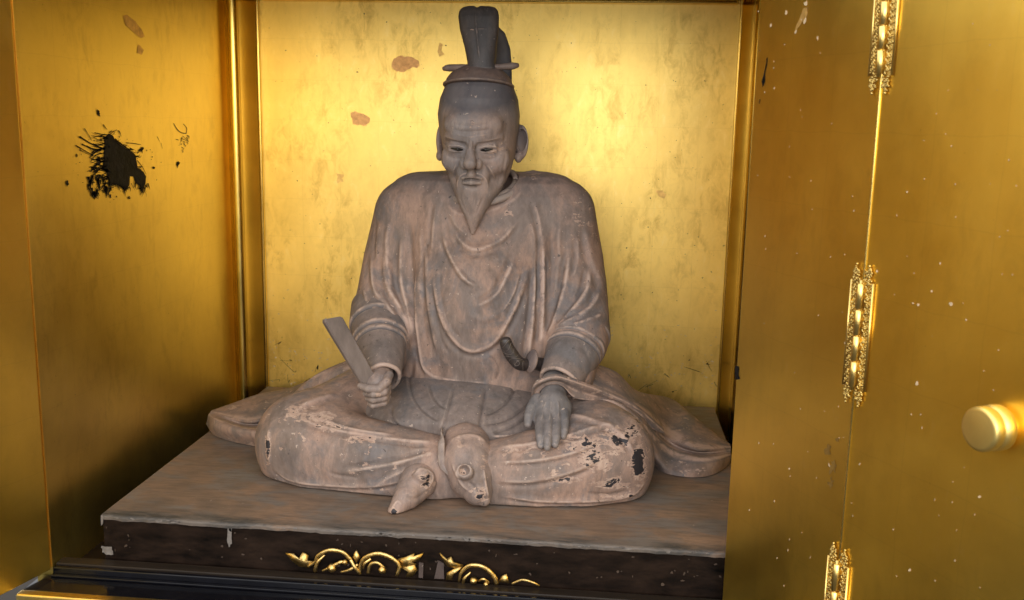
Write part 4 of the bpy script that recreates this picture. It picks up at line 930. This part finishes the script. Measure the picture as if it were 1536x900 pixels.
for q in fl3: q[:, 1] += 785+(q[0, 0]-152)*.0595+rng.uniform(0, 42)
decal('lacquer_speck', fl3, fro, plain('brown_speck', (.055, .034, .022), .6), plat, fw_)

# carved gilt scrollwork on the platform front (traced at 3.072x from 400,780)
YO = -.010
zo = lambda L_, dy=0: [P(400+x/3.072, 780+y/3.072, YO+dy) for x, y in L_]
def scroll(label, arcs, leaves, beads, plate):
    o = empty('scroll_ornament', label, 'ornament', None)
    for pts, r0, r1 in arcs:
        n = 26; rad = np.concatenate([np.linspace(r0, (r0+r1)*.62, n//2), np.linspace((r0+r1)*.62, r1, n-n//2)])
        c = cat_rom(zo(pts), n); c[:, 1] -= .004*np.sin(np.linspace(0, math.pi, n))
        mk('tendril', *tube_mesh(c, rad*.00036, 10, ((0, 1, 0), .8)), M['gilt_old'], o)
    for pts in leaves:
        p = np.array(zo(pts)); m = p.mean(0)+[0, -.0035, 0]; bk = p+[0, .003, 0]; n = len(p)
        mk('leaf', list(p)+[m]+list(bk), [(i, (i+1) % n, n) for i in range(n)]+[(i, n+1+i, n+1+(i+1) % n, (i+1) % n) for i in range(n)], M['gilt_old'], o, True)
    for x, y, r in beads: mk('curl', *ballm(zo([(x, y)])[0]+[0, -.003, 0], r*.00046, 14), M['gilt_old'], o)
    p = zo(plate, .007); m = len(p); mk('backing_plate', p+[q+[0, .002, 0] for q in p], [tuple(range(m))]+[(i, m+i, m+(i+1) % m, (i+1) % m) for i in range(m)], M['cap'], o, False)
scroll('carved gilt scroll with two full loops and a leafy tip on the platform front',
       [([(190, 215), (225, 190), (240, 160), (290, 135), (350, 145), (390, 185)], 6, 10), ([(222, 235), (238, 190), (268, 160)], 10, 4), ([(255, 235), (300, 212), (345, 190), (372, 196)], 6, 9), ([(385, 180), (410, 215), (432, 248)], 9, 8),
        ([(428, 250), (435, 200), (462, 165), (520, 150), (580, 172), (612, 210), (600, 255)], 8, 10), ([(468, 245), (478, 205), (508, 192), (540, 215), (545, 245)], 9, 5), ([(340, 240), (385, 225), (420, 205)], 5, 8), ([(445, 225), (455, 195), (480, 178)], 4, 8)],
       [[(86, 153), (125, 158), (142, 182), (165, 150), (190, 165), (188, 190), (225, 192), (195, 222), (150, 215), (118, 190)], [(395, 170), (412, 140), (430, 172), (412, 200)],
        [(590, 185), (640, 172), (680, 155), (676, 170), (722, 153), (700, 188), (660, 200), (690, 205), (640, 222), (610, 210)], [(615, 215), (680, 205), (692, 235), (672, 262), (640, 262), (650, 240)]], [(303, 217, 18), (535, 225, 16), (362, 190, 11)],
       [(702, 195), (722, 200), (720, 268), (700, 266)])
scroll('carved gilt scroll with a broken tapering tail on the platform front',
       [([(886, 285), (898, 240), (938, 205), (1000, 212), (1048, 255), (1060, 295)], 6, 12), ([(975, 282), (1000, 268), (1024, 288)], 5, 7), ([(1130, 294), (1180, 272), (1230, 285), (1256, 303)], 6, 5), ([(905, 290), (915, 262), (940, 240)], 8, 4)],
       [[(797, 153), (828, 180), (850, 170), (862, 195), (905, 208), (880, 225), (835, 215), (815, 190)], [(830, 245), (870, 222), (905, 215), (880, 238), (850, 262), (855, 278), (825, 275)], [(1068, 285), (1082, 260), (1105, 250), (1118, 292)]], [(955, 275, 15), (1012, 292, 10)],
       [(790, 188), (815, 200), (818, 272), (772, 270)])
